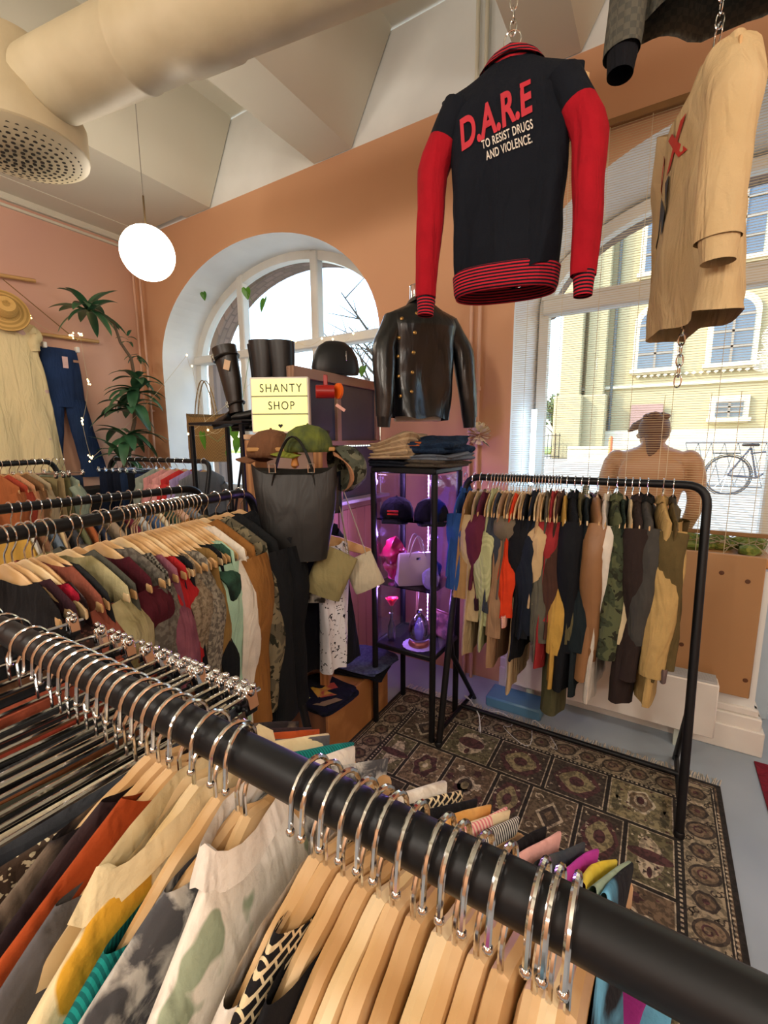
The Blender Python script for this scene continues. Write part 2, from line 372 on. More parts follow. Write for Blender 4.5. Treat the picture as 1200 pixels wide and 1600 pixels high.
# heating pipes
PIPEM = mat('pipe_peach', 'd0a68c', .55, scale=4)
def pipes(x, y, dx, group, lab, z1=4.25, z0=0.0):
    for k in range(2):
        m = MB(); xx = x+k*dx; m.tube([(xx, y, z0), (xx, y, 3.6)], .012, 10); m.mi = 1; m.tube([(xx, y, 3.6), (xx, y, z1)], .012, 10)
        m.mi = 0
        for z in (.8, 2.0, 3.62): m.lathe([(.02, -.012), (.02, .012)], 10, (xx, y, z)); m.box((xx, y+.02, z), (.012, .04, .012))
        tag(m.build('heating_pipe', [PIPEM, CEIL]), lab % ('left', 'right')[k], 'pipe', group)
pipes(-4.70, 2.83, .11, 'heating pipes in the left corner', '%s pipe of the pair in the room corner behind the tall plant')
pipes(-1.09, 2.86, .055, 'heating pipes between the windows', '%s pipe of the thin pair on the wall between the windows')

# ================================================================== HANGERS, GARMENTS, RACKS
def ztop(u): u = abs(u); return -.064-.25*min(u, .05)-.47*max(u-.05, 0)
def hook_mesh(r=.024, drop=.085, wire=.0022, ball=True):
    m = MB(); pts = [(-r-.002, 0, -.018)]+[(-cos(a)*r, 0, sin(a)*r) for a in [pi*i/10 for i in range(11)]]
    pts += [(r*.92, 0, -.012), (r*.6, 0, -.026), (.004, 0, -.038), (0, 0, -.046), (0, 0, -drop)]
    m.tube(pts, wire, 7)
    if ball: m.ball((-r-.002, 0, -.019), wire*1.7, 8, 5)
    return m
HOOKM = hook_mesh().build('hook', chrome); 
def plank(th=.0082, hl=.215, drop=.40, hh=1.0):
    m = MB(); rings = []
    N_ = 16
    for i in range(-N_, N_+1):
        q = i/N_; u = q*hl; top = -.068-.25*min(abs(u), .05)-.47*max(abs(u)-.05, 0)
        if abs(q) < .12: top += .004*(1-(abs(q)/.12)**2)
        h = (.058-.018*abs(q))*hh; h *= 1 if abs(q) < .93 else .72
        bw = -.030*q*q; c = top-h/2; t = th*(1.15-.25*abs(q))
        if abs(q) > .97: t *= .6; h *= .7
        rings.append([Vector((u, bw+t*a, c+h/2*b)) for a, b in ((1, -.55), (1, .55), (.62, .9), (0, 1), (-.62, .9), (-1, .55), (-1, -.55), (-.62, -.9), (0, -1), (.62, -.9))])
    return m.loft(rings)
def proto_hanger(wm, nm='wooden_hanger', th=.0055, hh=1.0):
    e = empty(nm); h = HOOKM.copy(); C.objects.link(h); h.name = 'hook'; h.parent = e
    plank(th, hh=hh).build('shoulder_plank', wm, e, smooth=30); return e
PH = [proto_hanger(wood_h), proto_hanger(wood_h2), proto_hanger(wood_h3)]
ep = empty('plastic_hanger'); h_ = HOOKM.copy(); C.objects.link(h_); h_.name = 'hook'; h_.parent = ep
plank(.004, .2, .4).build('shoulder_bar', mat('clear_plastic', 'e8c9b8', .25, scale=3, alpha=.75), ep, smooth=30)
PH.append(ep)
# clip hanger: thin bar with two clips
ec = empty('clip_hanger'); h_ = HOOKM.copy(); C.objects.link(h_); h_.name = 'hook'; h_.parent = ec
MB().tube([(-.185, 0, -.085), (.185, 0, -.085)], .0032, 7).build('bar', chrome, ec)
def clip_mesh():
    m = MB(); m.box((0, .006, -.088), (.020, .004, .032), Matrix.Rotation(.22, 3, 'X'), .002); m.box((0, -.006, -.088), (.020, .004, .032), Matrix.Rotation(-.22, 3, 'X'), .002)
    m.ball((0, 0, -.080), (.010, .009, .010), 10, 6); m.ball((0, .010, -.068), .005, 8, 5); m.ball((0, -.010, -.068), .005, 8, 5); return m
for sx in (-1, 1):
    c_ = clip_mesh().build('clip', chrome, ec, loc=(sx*.165, 0, 0))
    MB().box((0, 0, -.108), (.022, .012, .012), bev=.002).build('clip_pad', black, c_)
PH.append(ec)
PH += [proto_hanger(wood_h, th=.0084, hh=1.3), proto_hanger(wood_h2, th=.0084, hh=1.3), proto_hanger(wood_h3, th=.0084, hh=1.3)]   # 5, 6, 7: sturdier ones
USED = set()
def hanger(kind, loc, yaw, label, group, tilt=0):
    p = PH[kind]
    if kind in USED: o = copy_tree(p)
    else: o = p; USED.add(kind)
    o.location = loc; o.rotation_euler = (0, tilt, yaw); return tag(o, label, 'hanger', group)

def cloth(loc_noise, m, amp):
    for i, p in enumerate(m.v):
        n = noise.noise_vector(p*7+loc_noise)*amp+noise.noise_vector(p*19+loc_noise)*amp*.35
        m.v[i] = p+Vector((n.x, n.y*1.1, n.z*.5))
def garment(name, label, cat, group, loc, yaw, m, L=.68, sw=.215, chest=None, hem=.23, t=.03, neck=.065, dip=.03, slen=.55, sm=None, cuff=None, collar=None, hemband=None, seed=0, n=30, rings=16, amp=.006, srad=.055, sleeves=(-1, 1), tilt=0, folds=5, top=0, sfwd=0, body=True, front=None):
    rd = random.Random(seed+11); off = Vector((seed*3.7, seed*1.3, 0)); g = MB(); rr = []
    K = 5; ph = rd.uniform(0, 6); chest = chest or sw+.01
    for k in range(K):
        q = k/(K-1); a = neck+(sw-neck)*q; b = max(t*(.55+.35*q), .011); ring = []
        for i in range(n):
            th = 2*pi*i/n; c, s_ = cos(th), sin(th); u = a*(abs(c)**.8)*(1 if c >= 0 else -1)
            ring.append(Vector((u, b*s_-.030*(u/.215)**2, ztop(u)+.014+top-abs(s_)**2.3*(dip+.09*q*(1-min(neck, .16)/.22)))))
        rr.append(ring)
    z0 = ztop(sw)-.03
    for k in range(1, rings+1):
        q = k/rings; z = z0-(L+z0)*q; a = chest+(hem-chest)*q; a = sw+(a-sw)*min(1, q*4); ring = []
        fold = min(1, q*1.6)
        for i in range(n):
            th = 2*pi*i/n; c, s_ = cos(th), sin(th)
            u = a*(abs(c)**.75)*(1 if c >= 0 else -1)
            bb = t*(1+.15*q)+t*.42*fold*sin(folds*th*1.0+ph+1.5*sin(q*3+ph))
            ring.append(Vector((u, bb*s_*(abs(s_)**-.2 if abs(s_) > .05 else 1)-.022*(1-q)+.008*fold*sin(u*40+ph+q*2), z+(.008*sin(u*30+ph) if k == rings else 0)-(.03*(1-q) if q < .3 else 0)*0)))
        rr.append(ring)
    if hemband: nb = max(1, int(rings*.07/max(L, .3))+1)
    g.loft(rr, cap=False); cloth(off, g, amp)
    mats = [m]
    if hemband:
        mats.append(hemband)
        for fi in range(len(g.f)):
            if fi//n >= len(rr)-1-nb: g.m[fi] = 1
    o = tag(g.build(name, mats, None, loc=loc, smooth=60), label, cat, group); o.rotation_euler = (0, tilt, yaw)
    sm = sm or m
    for sd in sleeves if slen else ():
        s = MB(); path = []; rad = []; NS = 12
        for k in range(NS+1):
            q = k/NS; uu = sw-.045+.05*min(1, q*5)-.02*q+.012*sin(q*5+ph); zz = ztop(sw)-.022-.012-(slen)*q
            path.append((sd*uu, -.024+.01*sin(q*4+ph)+sfwd*q, zz)); rad.append(srad*(1-.30*q)*(1+.06*sin(q*17+ph)))
        s.tube(path, rad, 14, cap=False, flat=min(1.0, t/srad*1.25))
        cloth(off+Vector((9, sd, 0)), s, amp)
        so = s.build('sleeve', sm, o, smooth=60)
        if cuff:
            c_ = MB(); p = Vector(path[-1]); rr_ = rad[-1]; fl = min(1.0, t/srad*1.25)
            c_.lathe([(rr_*.92, .012), (rr_*1.02, .0), (rr_*.86, -.03), (rr_*.80, -.055)], 14, p, cap=False, sx=1, sy=fl)
            c_.build('cuff', cuff, so)
    if collar:
        c_ = MB(); rg = []
        for zz, kk in ((0, 1.0), (.028, .92), (.034, 1.02), (.008, 1.28)):
            rg.append([Vector((neck*kk*cos(2*pi*i/20), t*.75*kk*sin(2*pi*i/20), ztop(neck*cos(2*pi*i/20))+.004+zz-abs(sin(2*pi*i/20))*dip)) for i in range(20)])
        c_.loft(rg, cap=False); c_.build('collar', collar, o, smooth=60)
    return o
def flatcloth(name, label, cat, group, loc, yaw, m, L=.6, a=.165, hem=.18, t=.012, z0=-.105, seed=0, n=26, legs=False, amp=.004, tilt=0):
    rd = random.Random(seed); ph = rd.uniform(0, 6); g = MB(); rr = []
    for k in range(13):
        q = k/12; ring = []
        for i in range(n):
            th = 2*pi*i/n; c, s_ = cos(th), sin(th); u = (a+(hem-a)*q)*(abs(c)**.7)*(1 if c >= 0 else -1)
            pinch = 1-.9*(abs(u)/.2)**4*(1-q) if k < 4 else 1
            ring.append(Vector((u, t*(1+.8*q)*s_*pinch+.010*min(1, q*3)*sin(u*38+ph+q), z0-L*q-(.012*(1-(u/a)**2) if k == 0 else 0))))
        rr.append(ring)
    g.loft(rr); cloth(Vector((seed, 0, 0)), g, amp)
    o = tag(g.build(name, m, None, loc=loc, smooth=60), label, cat, group); o.rotation_euler = (0, tilt, yaw); return o
def bend(p0, p1, p2, r, n=6):
    p0, p1, p2 = map(Vector, (p0, p1, p2)); a = (p0-p1).normalized(); b = (p2-p1).normalized(); A = p1+a*r; B = p1+b*r
    return [(A*(1-t)**2+p1*2*t*(1-t)+B*t*t) for t in [i/n for i in range(n+1)]]
def rack(label, x0, x1, H, rz, loc, group=None, tr=.018, d=.32, splay=.32):
    "clothes rack along local X; the front leg is the bent end of the rail, the rear leg joins it"
    e = empty('clothes_rack', loc, rz, label, 'clothes rack', group)
    for side, xs in (('a', x0), ('b', x1)):
        pass
    path = [(x0, -splay, 0)]+bend((x0, -splay, 0), (x0, 0, H), (x1, 0, H), .09)+bend((x0, 0, H), (x1, 0, H), (x1, -splay, 0), .09)+[(x1, -splay, 0)]
    MB().tube(path, tr, 14).build('rail', black, e)
    for xs in (x0, x1):
        t = .42; P = Vector((xs, -splay*(1-t), H*t))
        MB().tube([P, (xs, -splay*.45, H*t*.75), (xs, splay*.75, 0)], tr*.8, 10).build('leg', black, e)
        MB().tube([(xs, -splay*.93, .09), (xs, splay*.64, .045)], .012, 8).build('foot_strut', black, e)
        MB().lathe([(tr*1.15, 0), (tr*1.15, .03), (tr*.9, .035)], 12, (xs, -splay, 0)).build('foot_cap', black, e)
    MB().tube([(x0, .01, .072), (x1, .01, .072)], .014, 10).build('crossbar', black, e)
    return e
RB = 1.47; RY = 2.38
rack('black tubular clothes rack standing on the rug before the shop window', -.92, .19, RB, 0, (0, RY, 0))
def railx(px, y, z, lo=-4, hi=2):
    for _ in range(40):
        mid = (lo+hi)/2
        if pix((mid, y, z))[0] < px: lo = mid
        else: hi = mid
    return lo
# ---- garments of the rack before the window:  hook px, colour words, name, material, bottom y, options
M1 = dict(sleeves=(-1, 1))
cob = fab('274a86'); tan = fab('a07c50'); beige = fab('b9a27c'); mar = fab('5d2438'); pgr = fab('b7b98c', 'stripe', 'a8ab80', 60); ngr = fab('3a3f4a')
RRK = [
 (728, 'cobalt blue', 'sweatshirt', cob, 905, dict(slen=.40, collar=cob)),
 (741, 'camel', 'cardigan', tan, 938, dict(slen=.44)),
 (752, 'sand beige', 'shirt', beige, 1030, dict(slen=.56)),
 (763, 'maroon', 'sweater', mar, 925, dict(slen=.44, cuff=fab('2c1420'))),
 (775, 'pale sage ribbed', 'sweater', pgr, 1020, dict(slen=.58, collar=pgr)),
 (785, 'slate grey', 'sweatshirt', ngr, 960, dict(slen=.5)),
 (794, 'brown taupe', 'shirt', fab('9c7b5e'), 1050, dict(slen=.62)),
 (803, 'grey brown', 'top', fab('6f6455'), 940, dict(slen=.2)),
 (812, 'bright orange red', 'sweater', fab('d8401f'), 968, dict(slen=.5, cuff=fab('e8dcc8', 'stripez', 'c43a2a', 40))),
 (821, 'cream', 'trousers', fab('c2ab86'), 1088, dict(slen=0, sw=.17)),
 (830, 'black', 'sweatshirt', fab('191a1f'), 1040, dict(slen=.6)),
 (839, 'midnight blue', 'jacket', fab('1d2330'), 1000, dict(slen=.58, collar=fab('1d2330'))),
 (849, 'beige', 'cardigan', fab('c3a67d'), 950, dict(slen=.40, cuff=fab('cbb088', 'stripez', '2a2320', 60))),
 (859, 'grey olive', 'sweatshirt', fab('5d5a4e'), 1036, dict(slen=.6, collar=fab('5d5a4e'))),
 (869, 'brick red', 'shirt', fab('9a2f33'), 1052, dict(slen=.48, collar=fab('a83a3a'))),
 (878, 'chocolate brown', 'jacket', fab('4a3129'), 1000, dict(slen=.5, collar=fab('5a3d32'))),
 (887, 'mustard yellow', 'jacket', fab('bd9548'), 1080, dict(slen=.64)),
 (899, 'long black', 'coat', fab('16181d'), 1085, dict(slen=.62, t=.036, collar=fab('16181d'))),
 (910, 'olive drab', 'shirt', fab('5e573c'), 1010, dict(slen=.55, collar=fab('5e573c'))),
 (921, 'blue black', 'coat', fab('1b2428'), 1095, dict(slen=.6)),
 (935, 'tan leather', 'jacket', mat('tan_leather', '8d6440', .5, scale=12, bump=.3, bscale=60), 1068, dict(slen=.58, t=.036, cuff=fab('7d5636'))),
 (951, 'white', 'shirt', fab('d8d0c4'), 1105, dict(slen=.5, collar=fab('cfc6b4'))),
 (965, 'green camouflage', 'jacket', fab('565b40', 'camo', '3b4230', 14), 1020, dict(slen=.6, t=.034, collar=fab('565b40'))),
 (978, 'dark green checked', 'shirt', fab('2e3f34', 'check', '1b221f', 90), 990, dict(slen=.5)),
 (989, 'cream', 'cardigan', fab('cdbb96'), 1000, dict(slen=.52)),
 (1000, 'dark brown', 'blazer', fab('2f2523'), 1108, dict(slen=.68, t=.038, collar=fab('2f2523'))),
 (1013, 'charcoal', 'coat', fab('43413e'), 1000, dict(slen=.5, collar=fab('1b1b1c'), t=.036)),
 (1037, 'khaki beige', 'jacket', fab('b99a63'), 1108, dict(slen=.64, t=.032, srad=.07, collar=fab('a98b58'))),
 (1053, 'olive', 'parka', fab('5d4f30'), 1072, dict(slen=.60, t=.018, collar=fab('3a3326'), cuff=fab('6b5a58'))),
]
prev = None
for i, (px, col, nm, m_, by, kw) in enumerate(RRK):
    pn = RRK[i+1][0] if i+1 < len(RRK) else px+20; kw.setdefault('t', .0135 if pn-px < 12 else .018); kw.setdefault('amp', .004)
    X = railx(px, RY, RB); yaw = pi/2+R.uniform(-.05, .05)+(.0 if i < 20 else -.02)
    zb = at(px, by, 1, 2.18).z; L = RB-zb
    lab = f'{col} {nm} on the window rack, right of the {prev}' if prev else f'{col} {nm}, leftmost on the window rack'
    sl = kw.pop('slen', .55)
    garment(nm.replace(' ', '_'), lab, nm, 'garments on the rack before the window', (X, RY, RB), yaw, m_, L=max(L, .35), slen=sl, seed=i, t=kw.pop('t', .024), n=24, rings=14, **kw)
    k = 3 if i >= 27 or i in (0, 1, 2) else (0, 2, 1)[i % 3]
    hanger(k, (X, RY, RB), yaw, f'hanger on the window rack inside the {col} {nm}', 'hangers on the rack before the window')
    prev = f'{col} {nm}'
# empty hangers squeezed between them
for j, px in enumerate((770, 780, 790, 799, 808, 817, 826, 835, 844, 854, 864, 873)):
    hanger(j % 3, (railx(px, RY, RB), RY, RB), pi/2+R.uniform(-.06, .06), 'pale wooden hanger squeezed into the packed left half of the window rack', 'bare hangers in the packed left half of the window rack')
flatcloth('trousers', 'olive grey trousers hanging low under the black coat on the window rack', 'trousers', None, (railx(885, RY, RB), RY, RB), pi/2, fab('57573f'), L=1.05, a=.16, hem=.13, t=.03, z0=-.16, seed=5)

# ---- side racks that run away from the camera
def siderack(label, pxy0, pxy1, H, extend=.25):
    a = at(*pxy0, 2, H); b = at(*pxy1, 2, H); d = (b-a).normalized(); ang = atan2(d.y, d.x)
    L_ = (b-a).length
    rack(label, -extend, L_, H, ang, (a.x, a.y, 0), tr=.0185); return a, d, ang, L_
def along(a, d, px, H, L_):
    lo, hi = -.3, L_+.3
    for _ in range(40):
        mid = (lo+hi)/2; p = a+d*mid
        if pix(p)[0] < px: lo = mid
        else: hi = mid
    return a+d*lo
HA = 1.43
HN = 1.46
aA, dA, angA, LA = siderack('nearer of the two parallel black racks on the left, ending by the tote bag', (0, 838), (392, 768), HN)
mint = fab('9fc0a8'); crm = fab('cfc0a0')
RA = [
 (2, 'black', 'top', fab('1c1a1c'), .60, dict(slen=.3, neck=.12)),
 (14, 'dark plum', 'blouse', fab('3a2028'), .60, dict(slen=.3, neck=.12)),
 (34, 'crimson lace', 'camisole', fab('b01c34', 'noise', '8a1028', 60), .5, dict(slen=0, neck=.15, sw=.19)),
 (46, 'black sequined', 'top', mat('sequins', '2a1c1c', .3, .5, pat='dots', col2='5a3a34', scale=90), .55, dict(slen=.2, neck=.15)),
 (64, 'terracotta brown', 'blouse', fab('8a4c3c'), .6, dict(slen=.35, neck=.10)),
 (76, 'black', 'cardigan', fab('222326'), .65, dict(slen=.5, neck=.10)),
 (103, 'cream and ochre blotched', 'shirt', fab('b8ad84', 'soft', '6a6038', 9), .62, dict(slen=.3, neck=.08)),
 (118, 'olive grey', 'shirt', fab('4d4d45'), .65, dict(slen=.5, neck=.06)),
 (152, 'burgundy', 'velvet top', fab('4a1520'), .6, dict(slen=.2, neck=.12)),
 (163, 'grey knitted', 'sweater', fab('6d675e', 'noise', '554f48', 70), .66, dict(slen=.5, neck=.09, srad=.065)),
 (185, 'black and white knitted', 'cardigan', fab('7d776c', 'check', '38342f', 110), .68, dict(slen=.52, neck=.13)),
 (194, 'mauve', 'blouse', fab('8a5462', 'soft', '6e3c4c', 14), .7, dict(slen=.5, neck=.15)),
 (203, 'scarlet', 'top', fab('a32024'), .58, dict(slen=.25, neck=.17)),
 (211, 'navy', 'dress', fab('1c1e2a'), .8, dict(slen=.45, neck=.18)),
 (219, 'black', 'blouse', fab('18191e'), .75, dict(slen=.5, neck=.18)),
 (228, 'taupe tweed', 'top', fab('8b7c68', 'noise', '6a5c4a', 90), .7, dict(slen=.42, neck=.18)),
 (241, 'speckled grey', 'sweater', fab('8f8778', 'noise', '5c564e', 80), .75, dict(slen=.55, neck=.18)),
 (256, 'golden brown', 'blouse', fab('86683a'), .6, dict(slen=.33, neck=.18, srad=.07)),
 (268, 'black', 'dress', fab('14161a'), .85, dict(slen=.5, neck=.17)),
 (278, 'deep green', 'blouse', fab('2b4a3c', 'noise', '16201c', 8), .7, dict(slen=.2, neck=.18)),
 (287, 'mint green', 'sweater', mint, .78, dict(slen=.62, neck=.17, cuff=fab('1f9aa0'), srad=.07, t=.02, sw=.225)),
 (300, 'ivory', 'sweatshirt', fab('d9d0c2'), .8, dict(slen=.68, neck=.09, srad=.07, t=.022, sw=.23)),
 (317, 'camel suede', 'jacket', fab('8d6030', 'soft', '7c5228', 6), .82, dict(slen=.64, neck=.06, srad=.08, t=.035, sw=.235)),
 (336, 'brown camouflage', 'jacket', fab('5a5444', 'camo', '7a7058', 14), .8, dict(slen=.62, neck=.06, t=.03, sw=.24)),
 (354, 'long black wool', 'coat', fab('17191c'), 1.0, dict(slen=.68, neck=.06, srad=.085, t=.04, sw=.25)),
 (374, 'black', 'coat', fab('111317'), .95, dict(slen=.66, neck=.06, t=.04, sw=.26, srad=.08)),
]
prevn = 'rack post'
for i, (px, col, nm, m_, L, kw) in enumerate(RA):
    p = along(aA, dA, px, HN, LA); yaw = angA-pi/2+R.uniform(-.07, .07)
    q = RA[i+1][1]+' '+RA[i+1][2].split()[-1] if i+1 < len(RA) else 'rack end'
    sl = kw.pop('slen'); kw.setdefault('amp', .004); tt = kw.pop('t', .014 if px < 310 else .022)
    garment(nm.split()[-1], f'{col} {nm} on the near left rack, after the {prevn}', nm.split()[-1], 'garments on the near left rack', p, yaw, m_, L=L, slen=sl, seed=40+i, t=tt, n=24, rings=13, dip=.05 if kw['neck'] > .1 else .03, **kw)
    hanger((0, 0, 2, 1)[i % 4], p, yaw, f'wooden hanger on the near left rack carrying the {col} {nm}', 'hangers on the near left rack')
    prevn = f'{col} {nm.split()[-1]}'
for px in (207, 233, 248, 262, 274, 294, 306):
    hanger(0, along(aA, dA, px, HN, LA), angA-pi/2+R.uniform(-.06, .06), 'pale wooden hanger with bare shoulders in the dense middle of the near left rack', 'bare hangers on the near left rack')
aB, dB, angB, LB = siderack('farther of the two parallel black racks on the left, with a rounded end', (0, 796), (312, 762), HA)
cols = [('mustard', 'b08a3c'), ('grey white', 'b9b4a8'), ('brown', '6c4a34'), ('dusty blue', '5d6a78'), ('sand', 'b49a74'), ('charcoal', '34353a'), ('olive', '5a5a3e'), ('rust', '94502c'), ('navy', '20283a'), ('taupe', '8c7a66'), ('black', '18191c'), ('wine red', '5c1e2a'), ('light grey', '9ea0a0'), ('denim blue', '3c5272'), ('cream', 'cdc2a6'), ('dark green', '2c4034'), ('pinkish beige', 'c09a86'), ('steel grey', '6a7078')]
for i, (cn, hx) in enumerate(cols):
    px = 14+i*15.6; p = along(aB, dB, px, HA, LB); yaw = angB-pi/2+R.uniform(-.07, .07)
    garment('blouse' if i % 2 else 'shirt', f'{cn} {"blouse" if i % 2 else "shirt"} on the farther left rack', 'shirt', 'garments on the farther left rack', p, yaw, fab(hx), L=.65, slen=.45, seed=80+i, t=.024, n=18, rings=8, neck=.09)
    hanger((0, 1, 2)[i % 3], p, yaw, f'wooden hanger on the farther left rack carrying the {cn} {"blouse" if i % 2 else "shirt"}', 'hangers on the farther left rack')
# rack C and D, far left
def farrack(label, p0, p1, items, gname, k0=0, L=.7, step=.06):
    p0 = Vector(p0); p1 = Vector(p1); d = (p1-p0).normalized(); ang = atan2(d.y, d.x)
    rack(label, 0, (p1-p0).length, p0.z, ang, (p0.x, p0.y, 0))
    for i, (cn, hx, nm) in enumerate(items):
        p = p0+d*(.1+i*step); yaw = ang-pi/2+R.uniform(-.05, .05)
        if nm in ('jeans', 'skirt', 'trousers'):
            flatcloth(nm, f'{cn} {nm} on {gname}', nm, 'garments on '+gname, p, yaw, fab(hx), L=L+.1, t=.02, seed=i); kk = 4
        else:
            garment(nm, f'{cn} {nm} on {gname}', nm, 'garments on '+gname, p, yaw, fab(hx), L=L, slen=.45, seed=120+i+k0, t=.024, n=18, rings=8); kk = 1
        hanger(kk, p, yaw, f'hanger carrying the {cn} {nm} on {gname}', 'hangers on '+gname)
pc0 = atd(-40, 738, 2.75); pc1 = atd(84, 721, 3.3); zc = 1.54; pc0.z = pc1.z = zc
farrack('black clothes rack at the far left below the cream dress', pc0, pc1, [('burnt orange', '9c5a34', 'shirt'), ('brick red', 'a0402c', 'shirt'), ('peach', 'c08a64', 'blouse'), ('brown', '7c5a3c', 'shirt'), ('leopard print', 'a89678', 'blouse'), ('khaki', '8a7c58', 'trousers'), ('sand', 'b09a72', 'trousers'), ('olive', '75704c', 'trousers'), ('grey green', '8a9684', 'blouse'), ('dark blue', '26324a', 'jeans')], 'the far left rack', L=.75, step=.06)
farrack('black clothes rack in front of the left window recess', (-4.45, 2.3, 1.52), (-3.0, 2.3, 1.52), [('indigo', '1c2438', 'jeans'), ('dark navy', '161c2c', 'jeans'), ('blue black', '1a2030', 'jeans'), ('deep blue', '20304c', 'jeans'), ('black', '14151a', 'jeans'), ('raw denim', '263454', 'jeans'), ('grey green', '8c968a', 'blouse'), ('dusty pink', 'c58a88', 'blouse'), ('rosy', 'd89a98', 'blouse'), ('bright red', 'b83030', 'top'), ('lilac', '9a88b4', 'top'), ('grey', '6a6c70', 'shirt')], 'the rack by the left window', 20, step=.115)

# ================================================================== NEAR RACK (the rail right below the eye)
NY, NZ = .247, 1.39
rn = rack('black clothes rack closest to the viewer, its thick rail crossing the foreground', -1.75, .20, NZ, 0, (0, NY, 0), tr=.018)
def nx(px): return railx(px, NY, NZ, -1.5, .1)
def ncloth(*a, **k): k.setdefault('n', 44); k.setdefault('rings', 24); k.setdefault('amp', .005); return garment(*a, **k)
# clip hangers with skirts and trousers
CL = [(-60, 'black', 'skirt', '1a1a1d', None), (-25, 'brown checked', 'skirt', '6b4a34', 'check'), (4, 'black', 'trousers', '17171a', None), (20, 'salmon pink', 'skirt', 'a8543c', 'soft'), (48, 'charcoal', 'trousers', '2b2a2c', None), (70, 'rust red', 'skirt', '8a3422', 'noise'),
      (84, 'black satin', 'skirt', '141416', None), (97, 'grey pinstriped', 'trousers', '4a4a4c', 'stripe'), (111, 'black', 'skirt', '1c1b1c', None), (125, 'cinnamon', 'skirt', '7c4a2c', None), (140, 'dark olive', 'trousers', '3a382c', None), (155, 'black leather', 'skirt', '121214', None),
      (172, 'cream and black', 'skirt', 'c8bba2', 'floral'), (187, 'slate', 'trousers', '3c3e44', None), (202, 'brown floral', 'skirt', '4a3a30', 'floral')]
for i, (px, cn, nm, hx, pt) in enumerate(CL):
    X = nx(px); yaw = pi/2+R.uniform(-.06, .06)
    flatcloth(nm, f'{cn} {nm} clipped to a chrome hanger on the foreground rail', nm, 'clipped skirts and trousers on the foreground rail', (X, NY, NZ), yaw, fab(hx, pt, 'd8c8a8' if pt == 'floral' else None, 40 if pt != 'noise' else 20), L=.62, a=.158, hem=.19, t=.007, seed=i+60)
    hanger(4, (X, NY, NZ), yaw, f'chrome clip hanger on the foreground rail holding the {cn} {nm}', 'chrome clip hangers on the foreground rail')
RN = [
 (222, 0, 'black and brown printed', 'shirt', fab('2a2426', 'noise', '6a5c50', 16), dict(neck=.10, slen=.3, L=.66, sm=fab('17171a'))),
 (240, 0, 'dark plum', 'blouse', fab('3a2a2c', 'soft', '241a1e', 14), dict(neck=.06, slen=.25, L=.64)),
 (256, 0, 'rust orange', 'blouse', fab('a84a22', 'soft', '8e3a18', 8), dict(neck=.05, slen=.5, L=.70, t=.018)),
 (274, 2, 'slate grey', 'top', fab('5c5a5e'), dict(neck=.12, slen=.1, L=.6)),
 (296, 2, 'cream blouse with yellow flowers', '', fab('e0cda4', 'floral', 'c9962e', 9, w2=.55), dict(neck=.10, slen=.42, L=.70, t=.026, srad=.07, collar=fab('e0cda4'))),
 (330, 0, 'teal pleated', 'dress', fab('17807c', 'stripe', '0e5a5a', 70), dict(neck=.12, slen=.2, L=.8, t=.028)),
 (365, 1, 'grey newsprint', 'shirt', fab('b7b4ae', 'noise', '4c4c50', 34), dict(neck=.08, slen=.35, L=.62)),
 (377, 0, 'white blouse with grey green leaves', '', fab('e6ddd2', 'floral', '9aa48c', 10, w2=.52), dict(neck=.055, slen=.45, L=.72, t=.030, srad=.075, collar=fab('ebe3da'))),
 (486, 0, 'white lace', 'blouse', fab('e2dcd4', 'noise', 'cfc6bc', 60), dict(neck=.10, slen=.35, L=.7, t=.03)),
 (505, 1, 'cream and black crocheted', 'top', fab('dcc8a2', 'net', '1c1a1c', 42), dict(neck=.06, slen=.3, L=.7, t=.02)),
 (533, 0, 'black', 'top', fab('16161a'), dict(neck=.085, slen=.3, L=.7)),
 (562, 1, 'amber and cream', 'blouse', fab('c8862c', 'soft', 'e2cfa0', 9), dict(neck=.125, slen=.3, L=.7)),
 (590, 2, 'cream silk', 'camisole', fab('ddc8a4'), dict(neck=.125, slen=0, L=.6)),
 (612, 0, 'pink striped satin', 'blouse', fab('d87c84', 'stripe', 'e8c4b4', 50), dict(neck=.125, slen=.3, L=.7)),
 (646, 1, 'black and white knotted', 'top', fab('d8d4ce', 'stripe', '201c22', 70), dict(neck=.125, slen=.2, L=.7)),
 (688, 2, 'black', 'camisole', fab('141216'), dict(neck=.125, slen=0, L=.6)),
 (713, 0, 'blush pink', 'blouse', fab('e0a8a2'), dict(neck=.125, slen=.2, L=.65)),
 (748, 0, 'navy and grey', 'shirt', fab('27323f', 'soft', '6a6660', 8), dict(neck=.125, slen=.2, L=.65)),
 (787, 1, 'magenta', 'top', fab('b0389a'), dict(neck=.125, slen=.2, L=.6)),
 (842, 0, 'lemon yellow ruffled', 'top', fab('dcc850', 'soft', 'c8a830', 20), dict(neck=.125, slen=.2, L=.6, amp=.008)),
 (866, 2, 'sage green', 'blouse', fab('8fa08c'), dict(neck=.125, slen=.25, L=.65)),
 (895, 1, 'sky blue and black', 'top', fab('1a1a20', 'noise', '6ab0d8', 7), dict(neck=.125, slen=.25, L=.65)),
]
for i, (px, k, cn, nm, m_, kw) in enumerate(RN):
    X = nx(px); yaw = pi/2+(.10 if 3 < i < 8 else 0)+(-.22 if i == 6 else .12 if i == 7 else 0)+R.uniform(-.04, .04)+(.05 if i < 9 else -.02); word = nm or 'blouse'; full = f'{cn} {nm}'.strip()
    L = kw.pop('L')
    ncloth(word, f'{full} hanging on the foreground rail', word, None, (X, NY, NZ), yaw, m_, L=L, seed=200+i, t=kw.pop('t', .015), dip=.05 if kw['neck'] > .11 else .03, **kw)
    hanger(k+5, (X, NY, NZ), yaw, f'wooden hanger on the foreground rail carrying the {full}', 'wooden hangers on the foreground rail')

